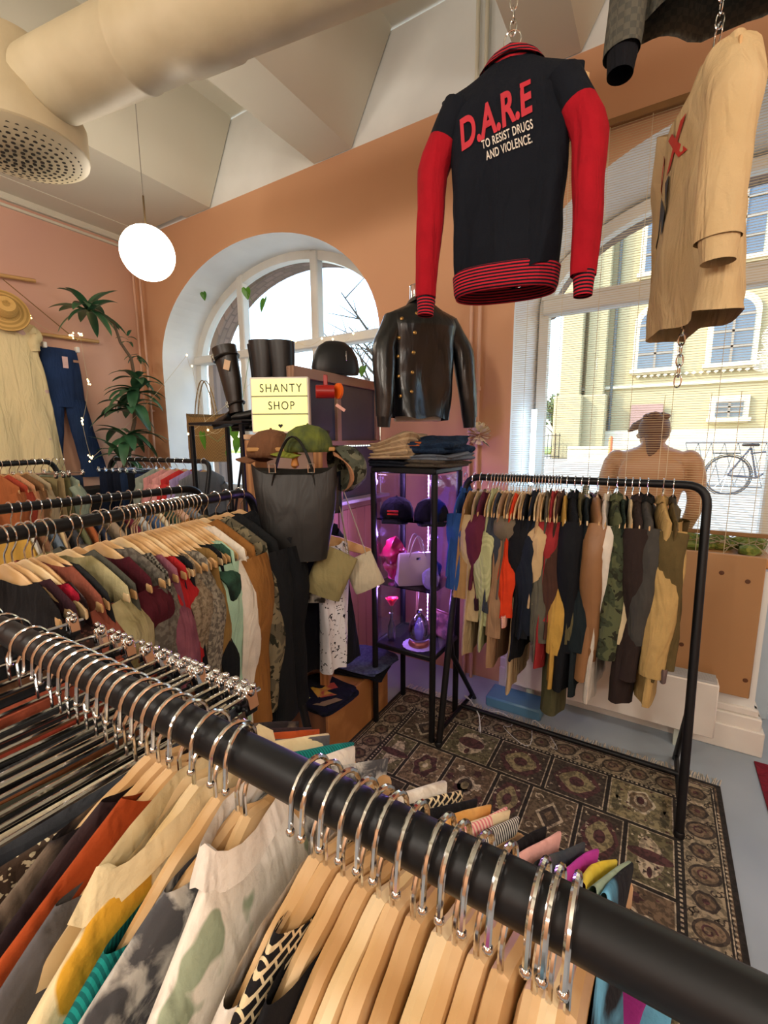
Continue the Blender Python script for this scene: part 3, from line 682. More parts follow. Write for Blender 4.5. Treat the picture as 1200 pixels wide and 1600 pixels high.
# ================================================================== RUG
RX0, RX1, RY0, RY1 = -1.37, .37, .15, 2.49
rc = ['2a2523', 'c2b49c', '6a5c4a', '84705a', '6e684e', '76634f', 'cfc3aa', '58383a', '958a68', '4a4038', 'a3957c']
rm = [mat('rug_'+c, c, .95, pat='noise', col2=('%02x%02x%02x' % tuple(int(int(c[i:i+2], 16)*.68) for i in (0, 2, 4))), scale=55, bump=.5, bscale=260) for c in rc]
g = MB(); rr = random.Random(3)
g.mi = 0; g.box(((RX0+RX1)/2, (RY0+RY1)/2, .005), (RX1-RX0, RY1-RY0, .010))
ZR = [.0101]
def flat(poly, mi, lift=0): g.mi = mi; g.add([(p[0], p[1], .0101+lift*.0005) for p in poly], [tuple(range(len(poly)))])
def rect(a, b, c, d, mi, l=0): flat([(a, b), (c, b), (c, d), (a, d)], mi, l)
def ell(cx, cy, rx, ry, mi, l=0, n=14, wob=0, k=0, rot=0):
    P = []
    for i in range(n):
        t = 2*pi*i/n; q = 1+wob*cos(k*t); x, y = rx*cos(t)*q, ry*sin(t)*q; P.append((cx+x*cos(rot)-y*sin(rot), cy+x*sin(rot)+y*cos(rot)))
    flat(P, mi, l)
def curl(cx, cy, s, mi, l, a0, turns=.9, w=.006, mir=1):
    P = []; Q = []
    for i in range(13):
        t = i/12; a = a0+mir*turns*2*pi*t; r = s*(1-.7*t); x = cx+r*cos(a); y = cy+r*sin(a); P.append((x+w*.5*cos(a), y+w*.5*sin(a))); Q.append((x-w*.5*cos(a), y-w*.5*sin(a)))
    for i in range(12): flat([P[i], P[i+1], Q[i+1], Q[i]], mi, l)
def motif(x0, y0, x1, y1, kind):
    cx, cy = (x0+x1)/2, (y0+y1)/2; w_, h_ = (x1-x0)/2, (y1-y0)/2
    base = {0: 3, 1: 8, 2: 5, 3: 2, 4: 4, 5: 9}[kind]; rect(x0+.008, y0+.008, x1-.008, y1-.008, base, 1)
    rect(x0+.008, y0+.008, x1-.008, y0+.013, 1, 2); rect(x0+.008, y1-.013, x1-.008, y1-.008, 1, 2); rect(x0+.008, y0+.013, x0+.013, y1-.013, 1, 2); rect(x1-.013, y0+.013, x1-.008, y1-.013, 1, 2)
    if kind == 0:
        ell(cx, cy, w_*.62, h_*.62, 10, 2, 24, .12, 6); ell(cx, cy, w_*.54, h_*.54, 7, 3, 24, .12, 6); ell(cx, cy, w_*.3, h_*.3, 8, 4, 16, .2, 4); ell(cx, cy, w_*.13, h_*.13, 6, 5)
    elif kind == 1:
        ell(cx, cy+h_*.15, w_*.42, h_*.55, 6, 2, 20, .1, 5); ell(cx, cy+h_*.15, w_*.34, h_*.46, 3, 3, 20, .1, 5); ell(cx, cy+h_*.2, w_*.2, h_*.3, 1, 4, 12); ell(cx, cy+h_*.2, w_*.12, h_*.2, 7, 5, 10)
        for s in (-1, 1): ell(cx+s*w_*.7, cy-h_*.3, w_*.14, h_*.4, 4, 2); ell(cx+s*w_*.7, cy+h_*.3, w_*.06, h_*.4, 4, 2)
    elif kind == 2:
        for k in range(7): ell(cx+(k-3)*w_*.24, cy+h_*.55*sin(k*1.9), w_*.16, h_*.16, 6 if k % 2 else 7, 3, 12, .3, 5)
        ell(cx, cy-h_*.15, w_*.4, h_*.42, 1, 2, 20, .06, 8); ell(cx, cy-h_*.15, w_*.3, h_*.32, 9, 3, 20); ell(cx, cy-h_*.15, w_*.16, h_*.18, 8, 4)
    elif kind == 3:
        flat([(cx-w_*.55, cy), (cx, cy-h_*.6), (cx+w_*.55, cy), (cx, cy+h_*.6)], 1, 2); flat([(cx-w_*.42, cy), (cx, cy-h_*.46), (cx+w_*.42, cy), (cx, cy+h_*.46)], 9, 3); flat([(cx-w_*.2, cy), (cx, cy-h_*.22), (cx+w_*.2, cy), (cx, cy+h_*.22)], 3, 4)
        for sx in (-1, 1):
            for sy in (-1, 1): curl(cx+sx*w_*.6, cy+sy*h_*.62, w_*.2, 1, 3, 0, .9, .006)
    elif kind == 4:
        ell(cx, cy, w_*.5, h_*.7, 1, 2, 20, .08, 3); ell(cx, cy, w_*.32, h_*.55, 7, 3, 12, .2, 1, pi/2); ell(cx, cy-h_*.5, w_*.1, h_*.18, 7, 3)
    else:
        ell(cx, cy, w_*.75, h_*.75, 7, 2, 18, .07, 6); ell(cx, cy, w_*.55, h_*.55, 8, 3, 18, .1, 4); ell(cx, cy, w_*.25, h_*.25, 7, 4)
    for s in range(40):
        x = cx+rr.uniform(-.85, .85)*w_; y = cy+rr.uniform(-.85, .85)*h_; ell(x, y, rr.uniform(.004, .009), rr.uniform(.004, .008), rr.choice((1, 6, 7, 10, 9)), 2.5, 6, .3, 3)
ix0, ix1, iy1 = RX0+.19, RX1-.19, RY1-.195
rows = [(.262, [.272]*5), (.30, [.16, .21, .24, .16, .22, .37/2, .185]), (.26, [.25, .27, .2, .27, .37]), (.30, [.2, .27, .16, .25, .27, .21]), (.26, [.272]*5), (.30, [.16, .24, .27, .2, .27, .22]), (.26, [.272]*5)]
y = iy1; kk = 0
for h_, ws in rows:
    tot = sum(ws); x = ix0; y1 = y; y0 = max(y-h_, RY0+.19)
    if y1-y0 < .05: break
    for w_ in ws:
        w2_ = w_*(ix1-ix0)/tot; kind = [3, 2, 0, 1, 5, 4][(kk*5+kk//3) % 6] if w_ > .19 else (4 if kk % 2 else 5); motif(x, y0, x+w2_, y1, kind); x += w2_; kk += 1
    y = y0
# border: guard stripes and a running chain of paisleys
def bord(x0, y0, x1, y1, horiz):
    rect(x0, y0, x1, y1, 10, .6)
    Ln = (x1-x0) if horiz else (y1-y0); n_ = int(Ln/.115)
    for i in range(n_):
        q = (i+.5)/n_
        cx, cy = (x0+(x1-x0)*q, (y0+y1)/2) if horiz else ((x0+x1)/2, y0+(y1-y0)*q)
        if i % 2: ell(cx, cy, .042, .042, 9, 1.2, 16, .08, 6); ell(cx, cy, .031, .031, 5, 1.7, 12); ell(cx, cy, .012, .012, 7, 2.2, 8)
        else:
            ell(cx, cy, .058, .046, 9, 1.2, 18, .12, 1, .5); ell(cx, cy, .047, .036, 3, 1.7, 16, .12, 1, .5); curl(cx, cy, .026, 7, 2.3, 0, 1.1, .007)
        for s in (-1, 1):
            for t_ in (-.03, 0, .03):
                px_, py_ = (cx+.057+t_*.3, cy+s*.042+t_*.4) if horiz else (cx+s*.042+t_*.4, cy+.057+t_*.3)
                curl(px_, py_, .014, 9, 1.4, rr.uniform(0, 6), .8, .005)
for a in ((RX0+.045, iy1+.018, RX1-.045, RY1-.045, 1), (RX1-.165, RY0+.045, RX1-.045, iy1+.018, 0), (RX0+.045, RY0+.045, RX0+.165, iy1+.018, 0), (RX0+.045, RY0+.045, RX1-.045, RY0+.165, 1)): bord(*a)
for o_, c_ in ((.020, 5), (.034, 1)):
    w_ = .008 if c_ == 5 else .004
    rect(RX0+o_, RY1-o_-w_, RX1-o_, RY1-o_, c_, .6); rect(RX1-o_-w_, RY0+o_, RX1-o_, RY1-o_, c_, .6); rect(RX0+o_, RY0+o_, RX0+o_+w_, RY1-o_, c_, .6)
xx = RX0+.05
while xx < RX1-.05: rect(xx, iy1+.004, xx+.010, iy1+.014, 1, .8); rect(xx, RY1-.043, xx+.01, RY1-.036, 7, .8); xx += .02
yy = RY0+.05
while yy < iy1: rect(ix1+.004, yy, ix1+.014, yy+.01, 1, .8); rect(RX1-.031, yy, RX1-.022, yy+.009, 1, .9); rect(ix0-.014, yy, ix0-.004, yy+.01, 1, .8); yy += .02
rug = tag(g.build('patterned_rug', rm, smooth=False), 'brown and cream oriental rug with square panels and a paisley border', 'rug')
fr = MB()
for i in range(230):
    x = RX0+.004+(RX1-RX0-.008)*i/229; d = rr.uniform(-.02, .02)
    fr.tube([(x, RY1-.002, .006), (x+d*.5, RY1+.03, .007), (x+d, RY1+.055+rr.uniform(0, .02), .003)], .0022, 4)
part(tag(fr.build('fringe', fab('d8d0c2'), rug), kind='stuff'), 'cream knotted fringe along the far edge')

# ================================================================== CEILING THINGS
gl = atd(231, 396, 2.9)
e = empty('globe_lamp', gl, label='round white glowing globe lamp hanging on a thin cord near the left corner', cat='lamp')
MB().ball((0, 0, 0), .163, 32, 20).build('globe', mat('lit_opal', 'fff1da', .5, emit=14), e)
MB().tube([(0, 0, .16), (0, 0, .34)], .006, 8).build('stem', mat('brass_dark', '6c5a40', .4, .6), e)
MB().tube([(0, 0, .34), (0, 0, 1.32)], .0025, 6).build('cord', mat('grey_cord', '8c857a', .6), e)
DUCT = mat('duct_paint', 'c6b898', .55, pat='soft', col2='b8a988', scale=5, bump=.5, bscale=14)
e = empty('ventilation_duct', (0, 0, 0), label='thick cream painted ventilation duct ending in a perforated air diffuser under the ceiling', cat='duct')
a_ = Vector((-2.42, 1.16, 3.24)); b_ = Vector((-1.25, 1.36, 3.24)); dd = (b_-a_).normalized()
m = MB(); prof = []
path = [a_-dd*.05]; rad = [.148]
for t, r in ((.02, .15), (.5, .15), (.505, .154), (.52, .154), (.525, .15), (.74, .15), (.75, .157), (.95, .157), (.96, .15), (1.6, .15), (3.6, .15)): path.append(a_+dd*t); rad.append(r)
m.tube(path, rad, 36).build('duct_pipe', DUCT, e)
dc = Vector((-2.66, 1.10, 0))
m = MB(); m.lathe([(.275, 3.02), (.285, 3.03), (.285, 3.16), (.20, 3.30), (.19, 3.40), (.17, 3.44), (.0, 3.45)], 40, dc, cap=False); m.build('diffuser_drum', DUCT, e)
m = MB(); m.lathe([(.0, 2.985), (.14, 2.990), (.24, 3.004), (.283, 3.022)], 40, dc, cap=False); pl = m.build('perforated_plate', mat('plate_cream', 'd8caa6', .5, scale=4), e)
m = MB()
for k in range(1, 9):
    r = .03*k; n_ = int(6*k)
    for i in range(n_):
        a = 2*pi*i/n_+k*.2; zz = 2.985+.034*(r/.283)**2-.004
        m.lathe([(.009, 0), (.009, .004)], 8, dc+Vector((cos(a)*r, sin(a)*r, zz)))
tag(m.build('hole', mat('hole_dark', '2c2418', .9), pl, smooth=False), kind='stuff')
for p in ((dc.x-.03, dc.y, 3.44), (-1.0, 1.40, 3.39)): MB().tube([p, (p[0], p[1], 4.3)], .003, 6).build('hanging_wire', chrome, e)

# ================================================================== CHAINS AND HANGING GARMENTS
def chain(name, top, bot, label, link=.042):
    e = empty(name, bot, label=label, cat='chain', group=None); n_ = int((top[2]-bot[2])/(link*.78)); dirv = (Vector(top)-Vector(bot))/n_
    m0 = MB(); m0.tube([(cos(t)*.010, 0, sin(t)*link*.5) for t in [2*pi*i/16 for i in range(16)]], .0026, 6, loop=True)
    l0 = m0.build('link', chrome, e)
    for i in range(1, min(n_, 60)):
        l = l0.copy(); C.objects.link(l); l.parent = e; l.location = dirv*i; l.rotation_euler = (0, 0, (i % 2)*pi/2+.3)
    return e
def bvh(o):
    return bvhtree.BVHTree.FromPolygons([o.matrix_basis @ v.co for v in o.data.vertices], [tuple(p.vertices) for p in o.data.polygons])
def wrap(o, tree, nrm, off):
    "drape a flat print on the cloth: slide every vertex along nrm onto the surface"
    MW = o.matrix_basis if not o.parent else o.parent.matrix_basis @ o.matrix_basis; inv = MW.inverted()
    for v in o.data.vertices:
        p = MW @ v.co; h = tree.ray_cast(p-nrm*.4, nrm, 1.0)
        q = h[0] if h[0] is not None else tree.find_nearest(p)[0]
        v.co = inv @ (q-nrm*off)
# varsity jacket
NAVY = fab('10141d'); RED = fab('a01020'); RIB = fab('a8222c', 'stripez', '1a1a26', 26, stretch=(1, 1, 1), w2=.5)
JP = atd(800, 92, 1.33); JP = (JP.x, JP.y, JP.z+.05); jy = radians(10)
dj = garment('varsity_jacket', 'black jacket with red sleeves and red script lettering hanging from the ceiling', 'jacket', None, JP, jy, NAVY, L=.66, sw=.20, chest=.178, hem=.158, t=.062, neck=.075, dip=.015, slen=.0, seed=301, n=72, rings=40, amp=.007, folds=3, collar=RIB)
def sleeve(par, path, rad, m, cuffm, flat=.75, yoke=None, seed=1, ny=3):
    s = MB(); s.tube(path, rad, 20, cap=False, flat=flat); cloth(Vector((seed, 2, 3)), s, .006)
    for i in range(len(s.m)):
        if yoke and i//20 < ny: s.m[i] = 1
    so = s.build('sleeve', [m, yoke] if yoke else m, par, smooth=60)
    p = Vector(path[-1]); q = (p-Vector(path[-2])).normalized(); r = rad[-1]
    c = MB(); c.tube([p-q*.01, p+q*.012, p+q*.03, p+q*.055], [r*.9, r*.86, r*.80, r*.76], 20, cap=False, flat=flat); c.build('cuff', cuffm, so, smooth=60); return so
def spath(sd, sw, z0, slen, out, fwd, n=14, top=.0):
    P = [];
    for k in range(n+1):
        q = k/n; P.append((sd*(sw-.055+.075*min(1, q*4)+out*q), fwd*sin(q*pi*.6)-.02, z0-slen*q-.02*min(1, q*5)))
    return P
RIBJ = fab('b02030', 'stripez', '151823', 34)
for sd, out, f_ in ((-1, .02, -.03), (1, .005, -.05)):
    sleeve(dj, spath(sd, .205, ztop(.17)-.03, .52, out, f_), [.066-.024*k/14 for k in range(15)], RED, RIBJ, .8, NAVY, seed=sd+5, ny=2)
hb = MB(); rgs = []
for zz, kx in ((-.64, .96), (-.646, .99), (-.695, .96), (-.712, .92)):
    rgs.append([Vector((.166*kx*(abs(cos(2*pi*i/48))**.72)*(1 if cos(2*pi*i/48) >= 0 else -1), .088*kx*sin(2*pi*i/48)-.002, zz)) for i in range(48)])
hb.loft(rgs, cap=False); hb.build('hem_band', RIBJ, dj, smooth=60, solid=.004)
hanger(0, JP, jy, 'wooden hanger inside the black and red varsity jacket', None)
hk = chain('chain', (JP[0], JP[1], 4.28), (JP[0], JP[1], JP[2]+.03), 'steel chain carrying the black and red varsity jacket')
bpy.context.view_layer.update(); tj = bvh(dj); nj = Vector((-sin(jy), cos(jy), 0))
REDT = mat('red_print', 'b81e30', .7); WHT = mat('white_print', 'd8cfc2', .7)
def jtext(txt, size, m, u, z, rot, shear, bold, name, par, frame_yaw, tree, nrm, spacing=1.0, off=.004, sx=1, line=1.0):
    t = textobj(name, txt, size, m, par, shear=shear, extrude=0, bold=bold, spacing=spacing, line=line)
    # subdivide by grid so that the print follows the folds
    t.matrix_basis = Matrix.Translation((u, -.2, z)) @ Matrix.Rotation(pi/2, 4, 'X') @ Matrix.Rotation(rot, 4, 'Z') @ Matrix.Diagonal((sx, 1, 1, 1))
    wrap(t, tree, nrm, off); return t
jtext('D.A.R.E', .116, REDT, -.030, -.280, radians(17), .35, .0035, 'red_lettering', dj, jy, tj, nj, 1.0, sx=.57)
jtext('TO RESIST DRUGS\nAND VIOLENCE.', .032, WHT, .004, -.305, radians(11), 0, .0005, 'white_lettering', dj, jy, tj, nj, 1.08, sx=.52)
MB().lathe([(.007, 0), (.007, .003), (.003, .004)], 10, (.05, -.062, -.705), rot=Matrix.Rotation(pi/2, 3, 'X')).build('snap_button', chrome, dj)
# beige jersey seen from the side, letters on its front
BJ = fab('c9b087', 'soft', 'bfa478', 5)
BP = atd(1125, 62, 1.28); BP = (BP.x-.005, BP.y, BP.z+.02); by_ = radians(-71)
bj = garment('jersey', 'beige jersey with red and navy letters hanging from a chain at upper right', 'sweater', None, BP, by_, BJ, L=.80, sw=.20, chest=.21, hem=.235, t=.060, neck=.07, slen=0, seed=302, n=64, rings=34, amp=.010, folds=4)
sleeve(bj, spath(1, .20, ztop(.17)-.03, .46, .03, -.03), [.064-.012*k/14 for k in range(15)], BJ, BJ, .8, seed=8)
sleeve(bj, spath(-1, .20, ztop(.17)-.03, .46, .02, .03), [.075-.018*k/14 for k in range(15)], BJ, BJ, .8, seed=9)
hanger(0, BP, by_, 'wooden hanger inside the beige jersey at upper right', None)
chain('chain', (BP[0], BP[1], 3.62), (BP[0], BP[1], BP[2]+.03), 'steel chain carrying the beige jersey at upper right')
chain('chain', (BP[0]-.02, BP[1]+.06, BP[2]-.1), (BP[0]-.02, BP[1]+.06, 1.86), 'short steel chain end showing below the beige jersey')
tb = bvh(bj); nb = Vector((-sin(by_), cos(by_), 0))
jtext('D X', .13, mat('red_felt', 'c42a1c', .7), -.062, -.33, radians(4), 0, .006, 'red_lettering', bj, by_, tb, nb, 1.05)
jtext('N', .20, mat('navy_felt', '141a2c', .7), -.085, -.50, radians(4), 0, .012, 'navy_lettering', bj, by_, tb, nb, 1.0)
# grey jacket above the frame
GJ = fab('5c5a50', 'check', '4f4e48', 60)
GP = Vector((.08, 1.80, 3.60)); gj = garment('jacket', 'grey checked jacket at the top edge, only its hem and one cuff in view', 'jacket', None, GP, radians(8), GJ, L=.70, sw=.23, hem=.25, t=.07, slen=0, seed=303, n=48, rings=20, amp=.008)
sleeve(gj, spath(-1, .23, ztop(.18)-.03, .60, .03, -.05), [.085-.025*k/14 for k in range(15)], GJ, fab('15161c'), .8, seed=4)
sleeve(gj, spath(1, .23, ztop(.18)-.03, .60, .03, -.05), [.085-.025*k/14 for k in range(15)], GJ, fab('15161c'), .8, seed=4)
hanger(0, GP, radians(8), 'wooden hanger inside the grey checked jacket at the top edge', None)

# ================================================================== DISPLAY CABINET AND ITS CONTENT
KX0, KX1, KY0, KY1, KZ = -1.35, -.955, 2.06, 2.42, 1.53
e = empty('display_cabinet', ((KX0+KX1)/2, (KY0+KY1)/2, 0), label='tall black steel and glass display cabinet lit purple inside', cat='cabinet'); ox, oy = (KX0+KX1)/2, (KY0+KY1)/2; hw, hd = (KX1-KX0)/2, (KY1-KY0)/2
for sx in (-1, 1):
    for sy in (-1, 1):
        m = MB(); x, y = sx*(hw-.013), sy*(hd-.013); m.tube([(x, y, 0), (x, y, .45), (x, y, KZ-.03)], .0175, 10); m.build('leg', black, e)
for z, nm in ((.50, 'base_frame'), (KZ-.015, 'top_frame')):
    m = MB(); m.box((0, -hd+.013, z), (2*hw, .024, .03), bev=.006); m.box((0, hd-.013, z), (2*hw, .024, .03), bev=.006)
    for sx in (-1, 1): m.box((sx*(hw-.013), 0, z), (.024, 2*hd, .03), bev=.006)
    m.box((0, 0, z), (2*hw-.02, 2*hd-.02, .016)); m.build(nm, black, e)
CG = glass('cabinet_glass', 'f6f2ff', .04)
for nm, c, d in (('glass_side', (-hw+.010, 0, 1.0), (.004, 2*hd-.05, .98)), ('glass_side', (hw-.010, 0, 1.0), (.004, 2*hd-.05, .98)), ('glass_back', (0, hd-.010, 1.0), (2*hw-.05, .004, .98)), ('glass_door', (0, -hd+.008, 1.0), (2*hw-.05, .004, .98))):
    MB().box(c, d).build(nm, CG, e)
S1, S2, S0 = 1.245, .87, .512
for z in (S1, S2): MB().box((0, 0, z-.004), (2*hw-.04, 2*hd-.04, .006)).build('glass_shelf', glass('shelf_glass', 'e6dcff', .12), e)
PUR = (.58, .36, 1.0)
st = MB(); st.box((.0, hd-.03, 1.0), (.006, .004, .94)); sp = st.build('light_strip', mat('strip_base', 'dcd8e8', .5), e)
m = MB()
for i in range(40): m.box((.0, hd-.034, .55+i*.0235), (.005, .002, .005))
m.build('light_diode', mat('purple_diode', 'd8c0ff', .5, emit=16), sp)
for z in (.74, 1.08, 1.42): light('cabinet_strip_and_fill', 'POINT', (ox, oy+hd-.06, z), 3.2, PUR, shadow_soft_size=.03)
for z in (.80, 1.16, 1.48): light('cabinet_strip_and_fill', 'POINT', (ox-hw+.05, oy-hd+.05, z), 2.6, (.62, .36, 1), shadow_soft_size=.03)  # added fills by the front post for the contents; no strip there
def cap(loc, rz, m, label, group=None, logo=None, rx=0, ry=0, s=1, brim=None):
    e = MB(); e.lathe([(.092, 0), (.095, .02), (.090, .05), (.075, .085), (.045, .107), (.012, .115), (0, .116)], 24, cap=False, sy=1.12)
    o = tag(e.build('cap', m, None, loc=loc, solid=.002), label, 'cap', group); o.rotation_euler = (rx, ry, rz); o.scale = (s, s, s)
    b = MB(); rg = []
    for k in range(6):
        q = k/5; rg.append([Vector((sin(t)*(.088+.0*q)*(1-.15*q), -(.095*cos(t)+.07*q*cos(t)**.6), .006-.014*q-.02*(sin(t))**2*(1)+.0)) for t in [(-1.25+2.5*i/14) for i in range(15)]])
    b.loft(rg, cap=False, closed=False); b.build('brim', brim or m, o, solid=.004)
    MB().ball((0, 0, .117), .006, 8, 5).build('button', m, o)
    if logo: logo(o)
    return o
def redlogo(o):
    m = MB(); m.box((0, -.101, .048), (.062, .004, .010), Matrix.Rotation(-.22, 3, 'X'), .001); m.box((0, -.104, .032), (.06, .004, .009), Matrix.Rotation(-.1, 3, 'X'), .001)
    m.build('logo', mat('red_logo', 'd8242c', .6, emit=.0), o)
def smalllogo(o): MB().box((.01, -.104, .04), (.014, .004, .012), Matrix.Rotation(-.2, 3, 'X')).build('logo', WHT, o)
cap((-1.245, 2.17, S1), .3, fab('17171f'), 'dark baseball cap with a red logo on the upper glass shelf', logo=redlogo)
cap((-1.045, 2.20, S1), .5, fab('14141c'), 'plain black baseball cap with a tiny badge on the upper glass shelf', logo=smalllogo)
def blob(name, label, cat, loc, r, m, seed=0, amp=.3, n=30, rz=0, parent=None):
    b = MB(); b.ball((0, 0, r[2]), r, n, n//2+2)
    for i, p in enumerate(b.v): b.v[i] = Vector((p.x, p.y, max(0, p.z)))*(1)+noise.noise_vector(p*24+Vector((seed, 0, 0)))*amp*min(r)
    for i, p in enumerate(b.v): b.v[i] = Vector((p.x, p.y, max(.001, p.z)))
    o = b.build(name, m, parent, loc=loc, smooth=70); o.rotation_euler = (0, 0, rz); return tag(o, label, cat)
blob('drawstring_bag', 'crumpled crimson satin bag on the middle glass shelf', 'bag', (-1.265, 2.18, S2), (.065, .06, .125), mat('crimson_satin', 'a01840', .3, scale=9, bump=.4, bscale=30), 3, .55, rz=.3)
blob('hair_scrunchie', 'dark grey glittering scarf lump behind the taupe handbag', 'scarf', (-1.18, 2.31, S2), (.07, .05, .075), fab('2a2833', 'noise', '8c88a0', 60), 5, .3)
hb_ = empty('handbag', (-1.135, 2.20, S2), .75, 'pale taupe structured handbag with two thin handles on the middle shelf', 'handbag')
LE = mat('taupe_leather', 'b7a596', .45, scale=8, bump=.15)
m = MB(); m.loft([[Vector((sx*w_, sy*d_, z)) for sx, sy in ((-1, -1), (-.6, -1.15), (.6, -1.15), (1, -1), (1, 1), (.6, 1.15), (-.6, 1.15), (-1, 1))] for w_, d_, z in ((.095, .045, .002), (.10, .048, .02), (.092, .034, .09), (.085, .018, .135), (.082, .008, .145))]); m.build('bag_body', LE, hb_, smooth=30)
for sy in (-1, 1): MB().tube([(-.04+.08*q, sy*(.02+.012*sin(q*pi)), .13+.10*sin(q*pi)) for q in [i/12 for i in range(13)]], .0035, 7).build('handle', LE, hb_)
MB().box((0, -.036, .125), (.02, .004, .012), bev=.001).build('clasp', chrome, hb_); hb_.scale = (1.2, 1.2, 1.2)
blob('fluffy_purse', 'small lavender fluffy purse at the right of the middle shelf', 'bag', (-1.01, 2.13, S2), (.048, .03, .062), fab('b8a8dc', bump=1), 9, .3, rz=.4)
blob('bow_clip', 'black velvet bow behind the taupe handbag', 'hair bow', (-1.075, 2.30, S2), (.05, .03, .06), fab('18161c'), 12, .4)
# bottle vase with rose
e = empty('glass_bottle', (-1.265, 2.14, S0), label='slim clear glass bottle used as a vase on the cabinet floor', cat='bottle')
MB().lathe([(.022, 0), (.024, .006), (.024, .09), (.016, .115), (.010, .13), (.010, .165), (.012, .168)], 16, cap=False).build('bottle_body', glass('bottle_glass', 'cfc8f4', .3), e)
m = MB()
for k in range(8): m.lathe([(.0245, .02+k*.009), (.0252, .023+k*.009), (.0245, .026+k*.009)], 16, cap=False)
m.build('raised_lettering', glass('bottle_relief', 'b8b0e8', .5), e)
rs = empty('rose', (-1.265, 2.14, S0+.03), label='single pink red rose standing in the slim glass bottle', cat='flower')
MB().tube([(0, 0, 0), (.004, 0, .10), (0, 0, .19)], .0018, 6).build('stem', fab('4a6a40'), rs)
m = MB()
for k in range(9):
    a = k*2.4; r = .004+.0022*k; m.loft([[Vector((cos(a+t)*r*(.5+q*1.2), sin(a+t)*r*(.5+q*1.2), .185+q*.035+(.004*k if q else 0)*.2)) for t in (-1.1, -.5, 0, .5, 1.1)] for q in (0, .4, .8, 1.1)], cap=False, closed=False)
m.build('petals', mat('rose_petal', 'e02048', .5, emit=0), rs)
# doily, glass dome with praying hands figure, picture, candle tube
m = MB(); rg = []
for r, z in ((.005, .003), (.06, .003), (.092, .002)): rg.append([Vector((cos(2*pi*i/96)*r*(1+(.045*abs(sin(i*2*pi/96*9)) if r > .09 else 0)), sin(2*pi*i/96)*r*(1+(.045*abs(sin(i*2*pi/96*9)) if r > .09 else 0)), z)) for i in range(96)])
m.loft(rg); tag(m.build('doily', fab('d8ccec'), loc=(-1.10, 2.17, S0)), 'round white scalloped lace doily on the cabinet floor', 'doily')
e = empty('snow_globe', (-1.10, 2.17, S0+.004), label='clear glass dome figurine standing on the lace doily', cat='figurine')
MB().lathe([(.050, 0), (.052, .008), (.046, .022), (.040, .026)], 24).build('base', mat('copper_base', 'b06a50', .35, .6), e)
MB().lathe([(.042, .024), (.05, .05), (.050, .085), (.042, .118), (.024, .145), (.014, .155), (.012, .17), (0, .172)], 24, cap=False).build('dome', glass('dome_glass', 'd4ccff', .5), e)
m = MB(); m.loft([[Vector((cos(t)*a, sin(t)*b, z)) for t in [2*pi*i/12 for i in range(12)]] for a, b, z in ((.018, .014, .026), (.022, .015, .05), (.026, .016, .08), (.016, .012, .11), (.005, .005, .13))]); m.build('figure', mat('pale_figure', 'c8c4e8', .3), e); e.scale = (1.2, 1.2, 1.2)
e = empty('picture_frame', (-1.03, 2.33, S0), -.35, 'small framed pink picture leaning at the back of the cabinet', 'picture')
MB().box((0, 0, .08), (.13, .012, .16), Matrix.Rotation(-.12, 3, 'X'), .002).build('frame', mat('frame_rose', '7c3440', .4), e)
MB().box((0, -.008, .08), (.108, .004, .138), Matrix.Rotation(-.12, 3, 'X')).build('picture', mat('picture_pink', 'd89098', .5, pat='noise', col2='7a4860', scale=26), e)
tag(MB().tube([(0, 0, 0), (.01, .01, .30)], .007, 10).build('taper_candle', mat('salmon_wax', 'e09a90', .4), loc=(-1.17, 2.26, S0)), 'thin salmon pink stick candle leaning behind the glass dome', 'candle')
# folded clothes on top
def folded(name, label, loc, rz, sz, m, layers=4, seed=0, cat='folded clothes', group=None):
    w_, d_, h_ = sz; b = MB(); n = 40; rings = []
    K = layers*4
    for k in range(K+1):
        z = h_*k/K; q = .5-.5*cos(2*pi*k/4); f = .93+.07*q if 0 < k < K else .88
        ring = []
        for i in range(n):
            t = 2*pi*i/n; c, s_ = cos(t), sin(t); x = w_/2*f*(abs(c)**.35)*(1 if c >= 0 else -1); y = d_/2*f*(abs(s_)**.35)*(1 if s_ >= 0 else -1)
            l = k//4; ring.append(Vector((x+.034*nz(l*3.3+seed, s_*1.4, 0), y+.034*nz(l*5.3+seed, c*1.4, 4), max(0.001, z*(1+.55*nz(x*5+seed, y*5, 0))))))
        rings.append(ring)
    top = rings[-1]; rings.append([p*.55+Vector((0, 0, p.z*.45+.002)) for p in top]); rings.append([Vector((p.x*.05, p.y*.05, h_+.003)) for p in top])
    b.loft(rings, cap=True); o = tag(b.build(name, m, None, loc=loc, smooth=50), label, cat, group); o.rotation_euler = (0, 0, rz); return o
TZ = KZ
folded('folded_trousers', 'dark navy folded trousers under the beige ones on top of the cabinet', (-1.25, 2.20, TZ), .15, (.27, .29, .04), fab('1b202c'), 2, 1)
folded('folded_trousers', 'stack of sand beige folded trousers at the left on the cabinet top', (-1.25, 2.20, TZ+.042), .2, (.28, .30, .12), fab('b59c7c'), 5, 2)
folded('folded_trousers', 'grey brown folded trousers beneath the jeans on the cabinet top', (-1.02, 2.22, TZ), -.1, (.27, .31, .035), fab('504840'), 2, 3)
folded('folded_trousers', 'light grey folded trousers right below the blue jeans on the cabinet top', (-1.02, 2.23, TZ+.037), -.2, (.30, .31, .035), fab('6c7480'), 2, 5)
jn = folded('folded_jeans', 'dark blue folded jeans with an orange leather patch on the cabinet top', (-1.02, 2.22, TZ+.074), -.15, (.29, .30, .07), fab('20344e', 'noise', '182840', 40), 2, 6)
MB().box((-.05, -.140, .050), (.07, .03, .004), Matrix.Rotation(.7, 3, 'X'), .001).build('leather_patch', mat('patch_orange', 'b45a24', .5, bump=.2), jn)

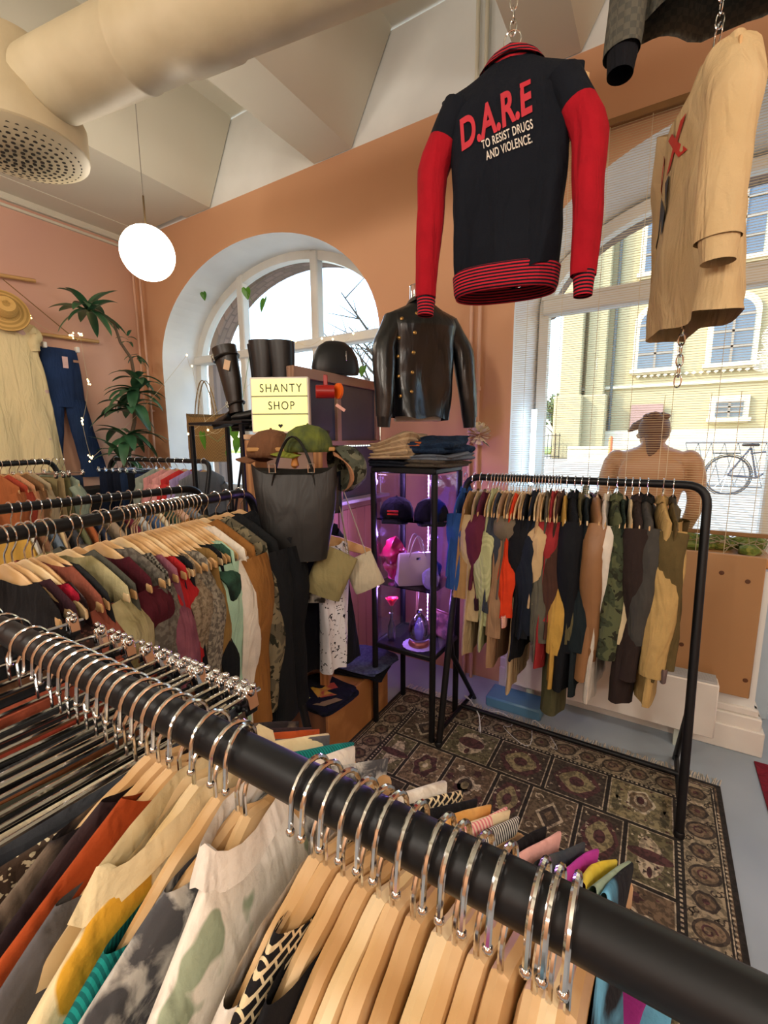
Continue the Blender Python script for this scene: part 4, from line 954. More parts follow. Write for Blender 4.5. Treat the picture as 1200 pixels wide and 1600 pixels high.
# leather jacket on a mannequin bust standing behind the folded clothes
e = empty('mannequin_bust', (-1.17, 2.27, KZ), radians(24), label='chrome necked mannequin bust wearing the black leather jacket', cat='mannequin')
MB().lathe([(.055, 0), (.05, .01), (.012, .02), (.011, .14)], 20, (0, .06, .0)).build('stand', chrome, e)
LP = Vector((-1.15, 2.26, 2.42)); ly = radians(50)
m = MB(); m.loft([[Vector((cos(t)*a, sin(t)*b+.02, z-KZ)) for t in [2*pi*i/24 for i in range(24)]] for a, b, z in ((.13, .09, 1.78), (.155, .10, 1.95), (.165, .10, 2.15), (.15, .085, 2.26), (.07, .06, 2.32), (.052, .052, 2.36))]); m.build('torso', mat('bust_white', 'c9c4bc', .4), e)
MB().lathe([(.050, 2.38-KZ), (.045, 2.42-KZ), (.044, 2.485-KZ), (.047, 2.49-KZ), (0, 2.491-KZ)], 24, (0, .02, 0)).build('neck_cap', chrome, e)
LEA = mat('black_leather', '101216', .30, scale=4, bump=.4, bscale=12, spec=.6, fold=.22)
lj = garment('leather_jacket', 'black double-breasted leather jacket with brass buttons on the chrome necked bust', 'jacket', None, LP+Vector((0, 0, .03)), ly, LEA, L=.66, sw=.19, chest=.175, hem=.168, t=.115, neck=.058, dip=.0, slen=0, seed=305, n=72, rings=36, amp=.005, folds=2, collar=LEA)
for sd, o_ in ((-1, .01), (1, .05)): sleeve(lj, spath(sd, .20, ztop(.16)-.035, .47, o_, -.05), [.072-.024*k/14 for k in range(15)], LEA, LEA, .9, seed=sd+20)
tl = bvh(lj); BRS = mat('brass_button', 'c09858', .3, .8)
for px, py in ((628, 498), (624, 528), (622, 557), (623, 588), (626, 619), (651, 490), (648, 520), (646, 551), (644, 582), (643, 612)):
    d = (_f+_r*((px-600)/FPX)+_u*((800-py)/FPX)).normalized(); h = tl.ray_cast(EYE, d, 5)
    if h[0] is not None:
        n_ = h[1] if h[1].dot(d) < 0 else -h[1]; loc = lj.matrix_basis.inverted() @ (h[0]+n_*.001); nl = lj.matrix_basis.to_3x3().inverted() @ n_
        MB().lathe([(.0095, 0), (.0095, .003), (.006, .006), (0, .007)], 14, rot=Vector((0, 0, 1)).rotation_difference(nl).to_matrix()).build('button', BRS, lj, loc=loc)
placket = MB()
for u in (-.085, .02): placket.tube([(u*(1+.15*q), -.125+.01*q, -.13-.5*q) for q in [i/10 for i in range(11)]], .003, 6)
po = placket.build('placket_edge', LEA, lj); wrap(po, tl, Vector((-sin(ly), cos(ly), 0)), .0)

# ================================================================== CRATE WITH JEANS
e = empty('wooden_crate', (-1.53, 1.96, 0), 0, 'low pine wooden crate on the floor beside the display cabinet', 'crate')
MB().box((.155, 0, .15), (.02, .60, .30), bev=.003).build('side_board', pine, e); MB().box((-.155, 0, .15), (.02, .60, .30), bev=.003).build('side_board', pine, e)
MB().box((0, -.29, .15), (.29, .02, .30), bev=.003).build('end_board', mat('pine_dark', '7a5232', .6, pat='wood', col2='5e3c24', scale=3), e); MB().box((0, .29, .15), (.29, .02, .30), bev=.003).build('end_board', pine, e)
MB().box((0, 0, .29), (.29, .56, .02)).build('top_board', pine, e)
folded('folded_jeans', 'faded black folded jeans beneath the grey blue pair on the crate', (-1.47, 2.12, .30), .1, (.36, .30, .03), fab('16181d'), 2, 10)
folded('folded_jeans', 'grey blue folded jeans lying on top of the wooden crate', (-1.46, 2.13, .332), .05, (.35, .30, .025), fab('56607e', 'noise', '485070', 50), 2, 11)
ft = folded('folded_shirt', 'folded navy T-shirt with a yellow print hanging over the crate front', (-1.47, 1.74, .30), -.15, (.34, .30, .03), fab('121622'), 2, 12)
m = MB(); m.quad((-.07, -.02, .0345), (.04, -.06, .0345), (.11, .05, .0345), (-.01, .10, .0345)); m.build('yellow_print', mat('yellow_print', 'c8a030', .7, pat='noise', col2='a04028', scale=14), ft)
m = MB(); m.quad((.06, -.12, .0345), (.12, -.09, .0345), (.15, .01, .0345), (.11, .0, .0345)); m.build('tan_print', mat('tan_print', '8c7a4c', .7), ft)
part(MB().box((-.02, -.10, .035), (.05, .03, .002)).build('price_tag', mat('tag_green', 'b8c078', .7), ft), 'pale green tag')
# bits on the floor beneath the rack
tag(MB().box((-.66, 2.66, .035), (.34, .18, .07), bev=.01).build('blue_glow_block', mat('blue_glow_colour', '5c8fb4', .4, scale=3)), 'flat block coloured like blue tube light on the floor behind the window rack', 'box')  # stands in for the tube's blue glow on the floor
m = MB(); cr = random.Random(5)
pts = [(-.98, 2.40, .10)]
for k in range(46): t = k/45; pts.append((-.98+.62*t+.05*sin(t*29), 2.42+.10*sin(t*17)+.05*cos(t*31), .008+.10*abs(sin(t*9))*(1-t)*(t < .25)))
m.tube(pts, .0035, 6); tag(m.build('power_cable', mat('white_cable', 'd8dce0', .5)), 'tangled white power cable on the floor under the window rack', 'cable')
m = MB(); m.box((.72, 2.35, .004), (.36, .9, .008)); tag(m.build('door_mat', fab('7c2030')), 'dark red door mat at the right edge of the floor', 'mat')

# ================================================================== GLAZED PARTITION AND WHAT STANDS ROUND IT
PX = -1.80
e = empty('glazed_partition', (PX, 2.40, 0), label='wooden framed glazed partition with dark panes and pinkish boarded lower half', cat='partition')
PF = mat('partition_wood', '9c7a62', .5, pat='wood', col2='84644e', scale=4, stretch=(3, 3, .4))
for y in (-.44, -.04, .43): MB().box((0, y, 1.04), (.05, .045, 2.06), bev=.004).build('upright', PF, e)
for z, h in ((2.06, .06), (1.66, .03), (1.24, .05), (.05, .1)): MB().box((0, 0, z), (.056, .92, h), bev=.004).build('crossbar', PF, e)
MB().box((.035, 0, 1.275), (.12, .94, .022), bev=.004).build('ledge', mat('ledge_white', 'd2cdd6', .5), e)
BO = mat('rose_boards', 'b8826c', .6, pat='stripe', col2='a07058', scale=1.7, stretch=(0, 9, 0), w2=.5)
m = MB()
for i in range(9): m.box((.0, -.41+i*.102, .63), (.022, .098, 1.16), bev=.004)
m.build('boarding', BO, e)
DG = mat('dark_glass', '3c4854', .05, .0, scale=3, spec=.9)
for y, w_ in ((-.24, .36), (.195, .43)):
    MB().box((0, y, 1.85), (.006, w_, .36)).build('pane', DG, e); MB().box((0, y, 1.45), (.006, w_, .37)).build('pane', DG, e)
# black bag on the top rail
p = at(525, 580, 0, PX); e = empty('black_handbag', (PX, p.y, 2.09), radians(55), 'black domed handbag sitting on the top rail of the glazed partition', 'handbag')
LB = mat('bag_black', '17191c', .4, scale=6, bump=.2)
m = MB(); m.loft([[Vector((cos(t)*a*(abs(cos(t))**-.2 if abs(cos(t)) > .1 else 1), sin(t)*b, z)) for t in [2*pi*(i+.5)/20 for i in range(20)]] for a, b, z in ((.115, .045, .002), (.122, .05, .03), (.112, .045, .09), (.085, .035, .14), (.05, .022, .165), (.02, .01, .17))]); m.build('bag_body', LB, e)
MB().tube([(-.10, .05, .03), (-.06, .055, -.01), (0, .06, .005), (.05, .055, .03)], .005, 6).build('strap', LB, e); MB().box((.04, -.05, .09), (.006, .004, .05), bev=.001).build('zip_pull', chrome, e); e.scale = (1.3, 1.1, 1.2)
p = atd(512, 612, 2.33); e = empty('red_purse', p, radians(40), 'small red cylinder purse with an orange round end hanging from the partition', 'purse')
RP = mat('red_vinyl', 'a81c18', .35, scale=6); MB().tube([(-.062, 0, 0), (-.058, 0, 0), (.03, 0, 0), (.034, 0, 0)], [.03, .034, .034, .034], 12).build('purse_body', RP, e)
MB().box((-.01, 0, .055), (.022, .008, .06), bev=.003).build('hanging_loop', RP, e); MB().lathe([(0, -.002), (.040, 0), (.042, .012), (.034, .016), (0, .018)], 20, (.05, 0, .004), rot=Matrix.Rotation(.5, 3, 'Z') @ Matrix.Rotation(pi/2, 3, 'Y')).build('round_end', mat('orange_vinyl', 'f06a18', .4), e)
tag(MB().box((0, 0, 0), (.055, .003, .016), bev=.001).build('paper_tag', mat('tag_pink', 'e8b0a4', .6), loc=atd(532, 637, 2.30)), 'small pink paper tag dangling under the red purse', 'tag').rotation_euler = (0, .6, .6)

# boot stand
bx0, bx1, by0, by1, bz = -2.48, -2.03, 1.78, 2.05, 1.79
e = empty('boot_stand', ((bx0+bx1)/2, (by0+by1)/2, 0), label='tall open frame of square black steel carrying the riding boots', cat='stand'); cx, cy, hw, hd = (bx0+bx1)/2, (by0+by1)/2, (bx1-bx0)/2, (by1-by0)/2
for sx in (-1, 1):
    for sy in (-1, 1): MB().box((sx*hw, sy*hd, bz/2-.01), (.024, .024, bz-.02), bev=.002).build('leg', black, e)
MB().box((0, 0, bz-.008), (2*hw+.024, 2*hd+.024, .016), bev=.002).build('top_plate', black, e)
MB().tube([(hw, -hd, 1.62), (hw-.10, -hd, 1.25)], .008, 6).build('brace', black, e)
def boot(loc, rz, H, m, label, lean=0, group=None, buckles=True, tagp=False):
    b = MB(); rings = []
    prof = [(0, .0, .078, .062), (.10, .002, .076, .060), (.25, .004, .070, .056), (.45, .004, .064, .052), (.65, .0, .052, .046), (.80, -.004, .044, .040), (.88, -.006, .043, .038)]
    for q, dx, a, bb in prof:
        z = H*(1-q); rings.append([Vector((dx+lean*(1-q)*(-1)*.0+cos(t)*a, sin(t)*bb, z)) for t in [2*pi*i/20 for i in range(20)]])
    # foot: rings turn forward (towards -x)
    for a_, x, z, rx, rz_, ry in ((20, -.015, .075, .060, .05, .038), (45, -.045, .055, .05, .05, .038), (70, -.085, .036, .035, .034, .040), (85, -.13, .030, .03, .028, .040), (90, -.17, .026, .03, .022, .034), (90, -.195, .022, .03, .012, .022)):
        A = radians(a_); rings.append([Vector((x+cos(t)*rz_*cos(A)*1.0, sin(t)*ry, max(.008, z+cos(t)*rz_*sin(A)))) for t in [2*pi*i/20 for i in range(20)]])
    b.loft(rings, cap=False); b.loft([[p for p in rings[-1]], [p*.98+Vector((-.006, 0, 0)) for p in rings[-1]]], cap=True)
    cloth(Vector((loc[0]*9, 1, 1)), b, .003)
    o = tag(b.build('riding_boot', m, None, loc=loc, smooth=60), label, 'boot', group); o.rotation_euler = (0, lean, rz)
    s = MB(); s.loft([[Vector((-.08+cos(t)*.125, sin(t)*.043*(1-.15*cos(t)), z)) for t in [2*pi*i/20 for i in range(20)]] for z in (0, .009)]); s.build('sole', black, o)
    MB().box((.015, 0, .012), (.06, .06, .026), bev=.006).build('heel', black, o)
    if buckles:
        for zz, r in ((H*.86, .077), (.105, .052)):
            st = MB(); st.tube([(cos(t)*r*1.02, sin(t)*r*.92, zz+.006*cos(t)) for t in [2*pi*i/20 for i in range(20)]], .007, 6, loop=True); st.build('strap', m, o)
            MB().tube([(-r*.75, -r*.72, zz-.016), (-r*.35, -r*.95, zz-.016), (-r*.35, -r*.95, zz+.016), (-r*.75, -r*.72, zz+.016)], .003, 5, loop=True).build('buckle', chrome, o)
    if tagp: MB().box((.045, -.06, H*.72), (.045, .003, .055), Matrix.Rotation(.5, 3, 'Y'), .001).build('price_tag', mat('tag_cream', 'd8b898', .7), o)
    return o
BT1 = mat('boot_brown_black', '1e1714', .38, scale=5, bump=.3, bscale=10, spec=.5); BT2 = mat('boot_black', '0f1012', .4, scale=5, bump=.3, bscale=10)
boot((-2.16, 1.88, bz), .15, .44, BT1, 'dark brown riding boot with two chrome buckles and a paper tag, leaning left', lean=-.20, tagp=True)
boot((-1.995, 1.93, bz), .5, .45, BT2, 'black riding boot standing upright behind the buckled brown one', buckles=False)
# lightbox on its crate
LBX = Vector((-1.70, 1.75, 0)); lr = atan2(.14, .25); LZ = 1.715
e = empty('display_crate', (LBX.x+.02, LBX.y+.02, 0), lr, 'tall pine crate shelf that carries the light box, bags hung in front', 'shelf')
for x in (-.175, .175): MB().box((x, .03, .84), (.05, .22, 1.68), bev=.003).build('upright', pinez, e)
for z in (1.695, 1.15, .6, .08): MB().box((0, .03, z), (.40, .24, .025), bev=.003).build('shelf_board', mat('board_pale', 'c8a888', .6, pat='wood', col2='b08c6c', scale=3), e)
MB().box((0, .13, .9), (.34, .012, 1.6)).build('back_panel', mat('panel_pink', 'bfa091', .6, scale=2), e)
e = empty('light_box', (LBX.x, LBX.y, LZ), lr, 'glowing yellow light box with black letters on the pine crate', 'light box')
MB().box((0, .022, .142), (.305, .045, .284), bev=.004).build('casing', white, e)
lb = MB()
for k in range(3): lb.box((0, -.001, .052+.09*k), (.286, .006, .084))
sc_ = lb.build('lit_panel', mat('lit_yellow', 'f2ee96', .4, pat='soft', col2='fff6b4', scale=5, emit=0.6), e)
INK = mat('ink_black', '1c1c18', .6)
for t_, z, s_, sp in (('SHANTY', .208, .060, 1.25), ('SHOP', .120, .060, 1.2), ('\u2665', .028, .05, 1)):
    if t_ == '\u2665':
        pl_ = [(.0+.012*16*sin(a)**3/16, .037+.012*(13*cos(a)-5*cos(2*a)-2*cos(3*a)-cos(4*a))/16) for a in [2*pi*i/24 for i in range(24)]]
        MB().prism(pl_, -.006, -.0045).build('heart_symbol', INK, sc_, smooth=False)
    else:
        t = textobj('lettering', t_, s_, INK, sc_, extrude=.0005, spacing=sp); t.location = (.008, -.0055, z); t.rotation_euler = (pi/2, 0, 0); t.scale = (.82, 1, 1)
for k in (1, 2): MB().box((0, -.004, .007+.09*k), (.29, .008, .006)).build('letter_rail', mat('rail_grey', '8c8a6c', .5), e)
for i, px in enumerate((408, 440)):
    p = at(px, 560, 1, 1.98); boot((p.x, 1.98, LZ+.02+.0), .5+i*.3, .50, BT2, ('left', 'right')[i]+' black boot shaft of the tall pair rising behind the light box', buckles=False)
MB_ = empty('boot_shelf', (-1.83, 1.98, 0), lr, 'narrow dark shelf behind the light box that holds the tall black boots', 'shelf')
MB().box((.02, .0, LZ+.010), (.36, .20, .018), bev=.003).build('shelf_board', black, MB_)
for x in (-.13, .17): MB().box((x, .07, LZ/2), (.022, .022, LZ), bev=.002).build('leg', black, MB_)

# bags in front of the crate
def tote(name, label, loc, rz, w_, h_, d_, m, taper=.85, hl=.2, seed=0, roll=0, cat='tote bag'):
    e = empty(name, loc, rz, label, cat); e.rotation_euler = (0, roll, rz); b = MB(); rr_ = []
    for k in range(11):
        q = k/10; a = w_/2*(1+(taper-1)*q**1.4); dd_ = d_/2*(.35+.65*sin(min(1, q*1.5)*pi/2)); rr_.append([Vector((a*(abs(cos(t))**.6)*(1 if cos(t) >= 0 else -1), dd_*sin(t), -h_*q+(.045*abs(cos(t))**3 if k == 0 else 0))) for t in [2*pi*i/24 for i in range(24)]])
    b.loft(rr_); cloth(Vector((seed, 3, 0)), b, .008); b.build('bag_body', m, e, smooth=60)
    for sy in (-1, 1):
        b = MB(); b.tube([((-.5+q)*w_*.5, sy*d_*.12-.01, .0+hl*sin(q*pi)**.7-.04*(1-sin(q*pi))) for q in [i/14 for i in range(15)]], .0075, 8, flat=.45); b.build('handle', m, e)
    return e
BL = mat('tote_black', '161515', .5, scale=5, bump=.5, bscale=12, fold=.35)
TP = atd(460, 742, 1.78); tt_ = tote('tote_bag', 'large black leather tote bag with buckled handles hanging on the pine crate', TP, radians(32), .34, .34, .12, BL, .72, .15, 1)
for x in (-.075, .075): MB().tube([(x-.012, -.05, .012), (x+.012, -.05, .012), (x+.012, -.05, .045), (x-.012, -.05, .045)], .0025, 6, loop=True).build('buckle', chrome, tt_)
tote('shoulder_bag', 'small glossy black bag squeezed behind the tote, right side', atd(508, 752, 1.86), radians(30), .14, .13, .08, mat('bag_navy', '161b26', .25, scale=4, bump=.2), .95, .05, 3)
e = empty('peg_rail', atd(455, 702, 1.84), radians(30), 'narrow wooden rail with a turned orange knob where the tote hangs', 'peg rail')
MB().box((0, .0, 0), (.36, .03, .016), bev=.003).build('rail', mat('rail_pine', 'c09458', .5, pat='wood', col2='a87c44', scale=3), e)
MB().lathe([(.010, .03), (.016, .02), (.012, .008), (.018, -.004), (.012, -.02), (.017, -.045), (.009, -.055), (0, -.058)], 14, (.02, -.03, -.02)).build('knob', mat('knob_orange', 'b87830', .4), e)
GCAP = fab('67702f', 'soft', '3c4630', 14); cap(atd(482, 706, 1.86), radians(-50), GCAP, 'olive green worn cap lying on top of the black tote bag', s=.95, brim=fab('7c8434'))
cap(atd(425, 714, 1.92), radians(-70), fab('6c4a34'), 'rust brown cap partly hidden behind the olive green one', s=1.0)
cc = cap(atd(528, 735, 1.90), radians(60), fab('4c5044', 'camo', '6a6a58', 16), 'grey green cap hanging on its side right of the black tote', s=1.05, rx=radians(0), ry=radians(75), brim=fab('a87858'))
ol = fab('8a7f58'); cm = fab('b8ad96')
def slack(name, label, top, body, w_, h_, m, rz, roll, seed):
    e = empty(name, body, rz, label, 'tote bag'); b = MB(); rr_ = []
    Rm = Matrix.Rotation(roll, 3, 'Y')
    for k in range(9):
        q = k/8; rr_.append([Rm @ Vector((w_/2*(abs(cos(t))**.5)*(1 if cos(t) >= 0 else -1), (.006+.028*sin(q*pi*.8))*sin(t), -h_*q)) for t in [2*pi*i/20 for i in range(20)]])
    b.loft(rr_); cloth(Vector((seed, 0, 9)), b, .008); b.build('bag_body', m, e, smooth=60)
    T = Vector(top)-Vector(body)
    T = Matrix.Rotation(-rz, 3, 'Z') @ T
    for s in (-1, 1):
        a = Rm @ Vector((s*w_*.32, 0, -.01)); MB().tube([a, a*.6+T*.4+Vector((s*.004, 0, 0)), T+Vector((s*.006, 0, 0))], .009, 6, flat=.25).build('strap', m, e)
    return e
slack('canvas_tote', 'olive canvas tote bag hanging crooked on long straps beside the cabinet', atd(523, 765, 1.86), atd(530, 862, 1.86), .16, .20, ol, radians(30), radians(22), 2)
slack('canvas_tote', 'cream canvas tote bag hanging on long straps nearest the cabinet', atd(534, 765, 1.90), atd(556, 870, 1.92), .14, .15, cm, radians(30), radians(-24), 5)
p = atd(492, 800, 2.12); garment('t_shirt', 'black T-shirt with a small white print hanging under the tote bag', 'shirt', None, (p.x, p.y, 1.36), radians(62), fab('15171c'), L=.80, sw=.11, slen=.2, t=.04, seed=77, n=26)
sq = MB(); sq.quad((0, 0, 0), (.075, 0, .01), (.065, 0, .10), (-.005, 0, .085)); q_ = sq.build('paper_print', mat('print_white', 'd8d0c0', .7, pat='noise', col2='3a3430', scale=26), None, loc=atd(480, 942, 1.92), solid=.002); q_.rotation_euler = (0, .15, radians(35)); tag(q_, 'cream and black printed card pinned among the dark garments', 'card')
p = atd(516, 860, 1.98); garment('blouse', 'white blouse with a black flower print hanging below the olive canvas tote', 'blouse', None, (p.x, p.y, 1.30), radians(75), fab('d4d2d8', 'floral', '26242c', 26, w2=.4), L=.66, sw=.09, hem=.06, chest=.08, slen=0, t=.035, seed=78, n=26)
hanger(1, (p.x, p.y, 1.33), radians(75), 'wooden hanger carrying the black flowered white blouse', None)

# ================================================================== LEFT WALL
WX = XL+.06
def rod(p0, p1, label, lx=.016):
    a = at(*p0, 0, WX); b = at(*p1, 0, WX); return tag(MB().tube([a, b], lx, 10).build('wooden_rod', mat('rod_wood', 'c49a62', .5, pat='wood', col2='a87c48', scale=4)), label, 'rod')
rod((-30, 425), (55, 439), 'upper round wooden rod on the left wall over the straw hat')
rod((48, 520), (154, 534), 'lower round wooden rod on the left wall from which the jeans hang')
a = at(4, 436, 0, WX+.02); b = at(120, 532, 0, WX+.02); tag(MB().tube([a, b], .004, 6).build('hanging_cord', fab('8a6a44')), 'thin brown cord running slantwise from the upper rod to the lower rod', 'cord')
# jeans
JD = fab('22365c', 'soft', '1a2a48', 5, bump=.3)
w0, w1, cr_ = at(58, 541, 0, WX), at(117, 546, 0, WX), at(97, 628, 0, WX)
l0, l1 = at(63, 750, 0, WX), at(96, 756, 0, WX); r0_, r1 = at(128, 752, 0, WX), at(168, 744, 0, WX)
yc = (w0.y+w1.y)/2; O = Vector((WX+.03, yc, w0.z)); zc_ = cr_.z
def legm(ha, hb, ka, kb):
    b = MB(); rg = []
    ta, tb_ = (w0.y, yc) if ha < yc else (yc, w1.y)
    for k in range(11):
        q = k/10; z = zc_+.02+(l0.z-zc_-.02)*q; f = q**1.15
        if ha < yc: y0 = w0.y-.03+(ha-w0.y+.03)*f; y1 = yc+(hb-yc)*f
        else: y0 = yc+(ha-yc)*f; y1 = w1.y+.03+(hb-w1.y-.03)*f
        rg.append([Vector((O.x+.045*sin(t), (y0+y1)/2+(y1-y0)/2*cos(t), z))-O for t in [2*pi*i/18 for i in range(18)]])
    b.loft(rg); cloth(Vector((ka, 0, 0)), b, .008); return b
b = MB(); b.loft([[Vector((.05*sin(t), (w1.y-w0.y)/2*k_*cos(t), z)) for t in [2*pi*i/24 for i in range(24)]] for z, k_ in ((0, .95), (-.05, 1), (-.2, 1.12), (zc_-w0.z, 1.16), (zc_-w0.z-.05, 1.16))]); cloth(Vector((5, 0, 0)), b, .006)
je = tag(b.build('jeans', JD, None, loc=O, smooth=60), 'dark blue flared jeans hanging by clips from a rod on the left wall', 'jeans')
legm(l0.y, l1.y, 1, 0).build('trouser_leg', JD, je, smooth=60); legm(r0_.y, r1.y, 2, 0).build('trouser_leg', JD, je, smooth=60)
MB().box((.055, .02, -.12), (.003, .045, .10), bev=.001).build('price_tag', mat('tag_paper', 'd8b4b0', .7), je); MB().box((.056, .11, -.10), (.003, .045, .022)).build('brand_patch', mat('patch_tan', 'a07860', .7), je)
for y in (w0.y+.03, w1.y-.01): tag(MB().box((O.x+.03, y, w0.z+.01), (.05, .03, .05), bev=.006).build('peg_clip', white), ('left' if y < yc else 'right')+' white clip gripping the waistband of the wall jeans', 'clip')
# dress and straw hat
dp = at(4, 470, 0, WX); DR = fab('d9c79a', 'floral', 'c8a8a0', 5, w2=.25)
dr = garment('dress', 'long cream cotton dress with faded flowers on the left wall', 'dress', None, (WX+.06, dp.y, dp.z-.06), radians(88), DR, L=1.36, sw=.16, chest=.17, hem=.29, t=.05, slen=.16, srad=.065, seed=401, n=40, rings=26, neck=.1)
hp = at(6, 485, 0, WX+.17); m = MB(); m.lathe([(.17, 0), (.168, .006), (.10, .022), (.085, .04), (.080, .09), (.06, .115), (0, .12)], 28, cap=False)
sh = tag(m.build('straw_hat', mat('straw', 'c8a05c', .8, pat='stripez', col2='a88444', scale=40, bump=.4), None, loc=hp, solid=.004), 'woven straw hat hanging over the cream dress on the left wall', 'hat'); sh.rotation_euler = (0, radians(75), radians(-10))
m = MB(); m.lathe([(.086, .036), (.087, .055)], 28, cap=False); m.build('hat_band', fab('b08c50'), sh)
tag(MB().box((-4.58, 2.02, .63), (.40, .62, 1.25), bev=.01).build('black_cupboard', mat('matt_black', '121316', .7, scale=4)), 'plain black cupboard against the left wall below the jeans', 'cupboard')

# ================================================================== PLANTS
LEAF = mat('dracaena_leaf', '2c5238', .38, pat='soft', col2='3c6846', scale=6, spec=.5)
def strap(mb, base, dirv, L, wd, droop, twist=0, n=9, fold=.25):
    d = Vector(dirv).normalized(); p = Vector(base); up = Vector((0, 0, 1)); rg = []
    for k in range(n+1):
        q = k/n; side = d.cross(up); side = side.normalized() if side.length > .05 else Vector((1, 0, 0)); nn = side.cross(d).normalized()
        w_ = wd*(sin(pi*min(1, .12+q*.88))**.7)*(1-.1*q)+.0008; side = side*cos(twist)+nn*sin(twist)
        rg.append([p-side*w_+nn*w_*fold, p-side*w_*.5+nn*w_*fold*.4, p.copy(), p+side*w_*.5+nn*w_*fold*.4, p+side*w_+nn*w_*fold])
        d = (d+Vector((0, 0, -droop/n))).normalized(); p = p+d*(L/n)
    mb.loft(rg, cap=False, closed=False)
PXX = -4.38
e = empty('dracaena', (PXX, 2.62, 0), label='tall dracaena with strappy dark leaves and a bare bent cane in the corner', cat='plant'); E0 = Vector((PXX, 2.62, 0))
MB().lathe([(.13, 0), (.15, .02), (.18, .32), (.185, .34), (.165, .34), (.155, .30), (0, .30)], 24).build('pot', mat('pot_terracotta', '7c6a5c', .7), e)
pts = [at(x, y, 0, PXX)-E0 for x, y in ((190, 820), (192, 740), (210, 660), (212, 600), (205, 560), (188, 535), (178, 505), (155, 487), (140, 480))]
MB().tube([Vector((0, 0, .3))]+pts, [.022]*3+[.018, .016, .014, .013, .012, .011, .010], 8).build('cane', mat('cane_bark', '5a4a38', .8, bump=.4), e)
m = MB(); pr = random.Random(9)
heads = [((138, 482), 20, .36, .030, 1.1), ((215, 560), 6, .14, .014, 1.2), ((200, 530), 5, .12, .012, 1.2), ((214, 590), 8, .26, .026, 1.3), ((212, 612), 18, .36, .030, 1.5), ((205, 640), 16, .40, .032, 1.6), ((198, 680), 14, .40, .030, 1.4), ((192, 715), 10, .36, .026, 1.1)]
for (x, y), n_, L_, wd, dr_ in heads:
    B = at(x, y, 0, PXX)-E0
    for i in range(n_):
        a = 2.39996*i+x; el = pr.uniform(-.1, .9) if dr_ > 1.25 else pr.uniform(-.3, 1.1); dv = Vector((cos(a)*cos(el), sin(a)*cos(el), sin(el)))
        if B.x+PXX+dv.x*L_ < XL+.05: dv.x = abs(dv.x)*.4
        if B.y+2.62+dv.y*L_ > 2.85: dv.y = -abs(dv.y)
        strap(m, B+Vector((0, 0, pr.uniform(-.04, .04))), dv, L_*pr.uniform(.7, 1.1), wd*1.5*pr.uniform(.8, 1.15), dr_*pr.uniform(.7, 1.2))
m.build('foliage', LEAF, e, smooth=60)
# pothos leaves and vine in the left window
PL = mat('pothos_leaf', '4f8a1e', .4, pat='soft', col2='3c7420', scale=9, spec=.4)
def heart(mb, c, s, rz, tilt):
    M_ = Matrix.Rotation(rz, 3, 'Z') @ Matrix.Rotation(tilt, 3, 'X'); c = Vector(c)
    P = [(.0, .25), (.22, .42), (.45, .30), (.50, .0), (.38, -.32), (.18, -.62), (0, -.85), (-.18, -.62), (-.38, -.32), (-.50, 0), (-.45, .30), (-.22, .42)]
    vs = [c+M_ @ Vector((0, 0.05*s, 0))]+[c+M_ @ Vector((x*s, -.12*s*abs(x), y*s)) for x, y in P]; mb.add(vs, [(0, i+1, (i+1) % 12+1) for i in range(12)])
e = empty('pothos', (-2.6, 2.95, 1.15), label='trailing green pothos with heart shaped leaves in the left window recess', cat='plant'); E1 = Vector((-2.6, 2.95, 1.15))
m = MB()
for px, py, Y, s in ((318, 683, 2.45, .13), (366, 673, 2.45, .10), (372, 690, 2.45, .12), (357, 708, 2.5, .07), (318, 460, 3.1, .07), (385, 455, 3.15, .09), (412, 472, 3.15, .12), (567, 577, 2.8, .075), (553, 616, 2.7, .08)): heart(m, at(px, py, 1, Y)-E1, s, pr.uniform(-.4, .4), pr.uniform(-.3, .3))
m.build('foliage', PL, e, smooth=False)
MB().tube([at(px, py, 1, Y)-E1 for px, py, Y in ((385, 455, 3.15), (400, 480, 3.15), (392, 540, 3.1), (380, 620, 3.0), (366, 665, 2.6), (340, 690, 2.5), (318, 675, 2.45))], .0025, 5).build('vine', mat('vine_green', '6a8a4a', .6), e)
MB().tube([at(px, py, 1, Y)-E1 for px, py, Y in ((540, 570, 2.6), (552, 563, 2.6), (566, 566, 2.7), (580, 582, 2.75))], .002, 5).build('vine', MATS['vine_green'], e)
# straw tote in the recess
p = at(322, 652, 1, 2.85); e = tote('straw_bag', 'large woven straw bag with long thin handles on the left window sill', (p.x, 2.86, p.z), radians(8), .52, .42, .16, mat('straw_brown', '8f7144', .85, pat='check', col2='7a5e36', scale=70, bump=.6, bscale=80), .9, .34, 4)
# paper bag / white cloth piece in recess
folded('folded_cloth', 'white folded cloth on the sill below the straw bag', (-2.82, 3.02, 1.17), .2, (.3, .2, .22), fab('d4dce0'), 5, 30)
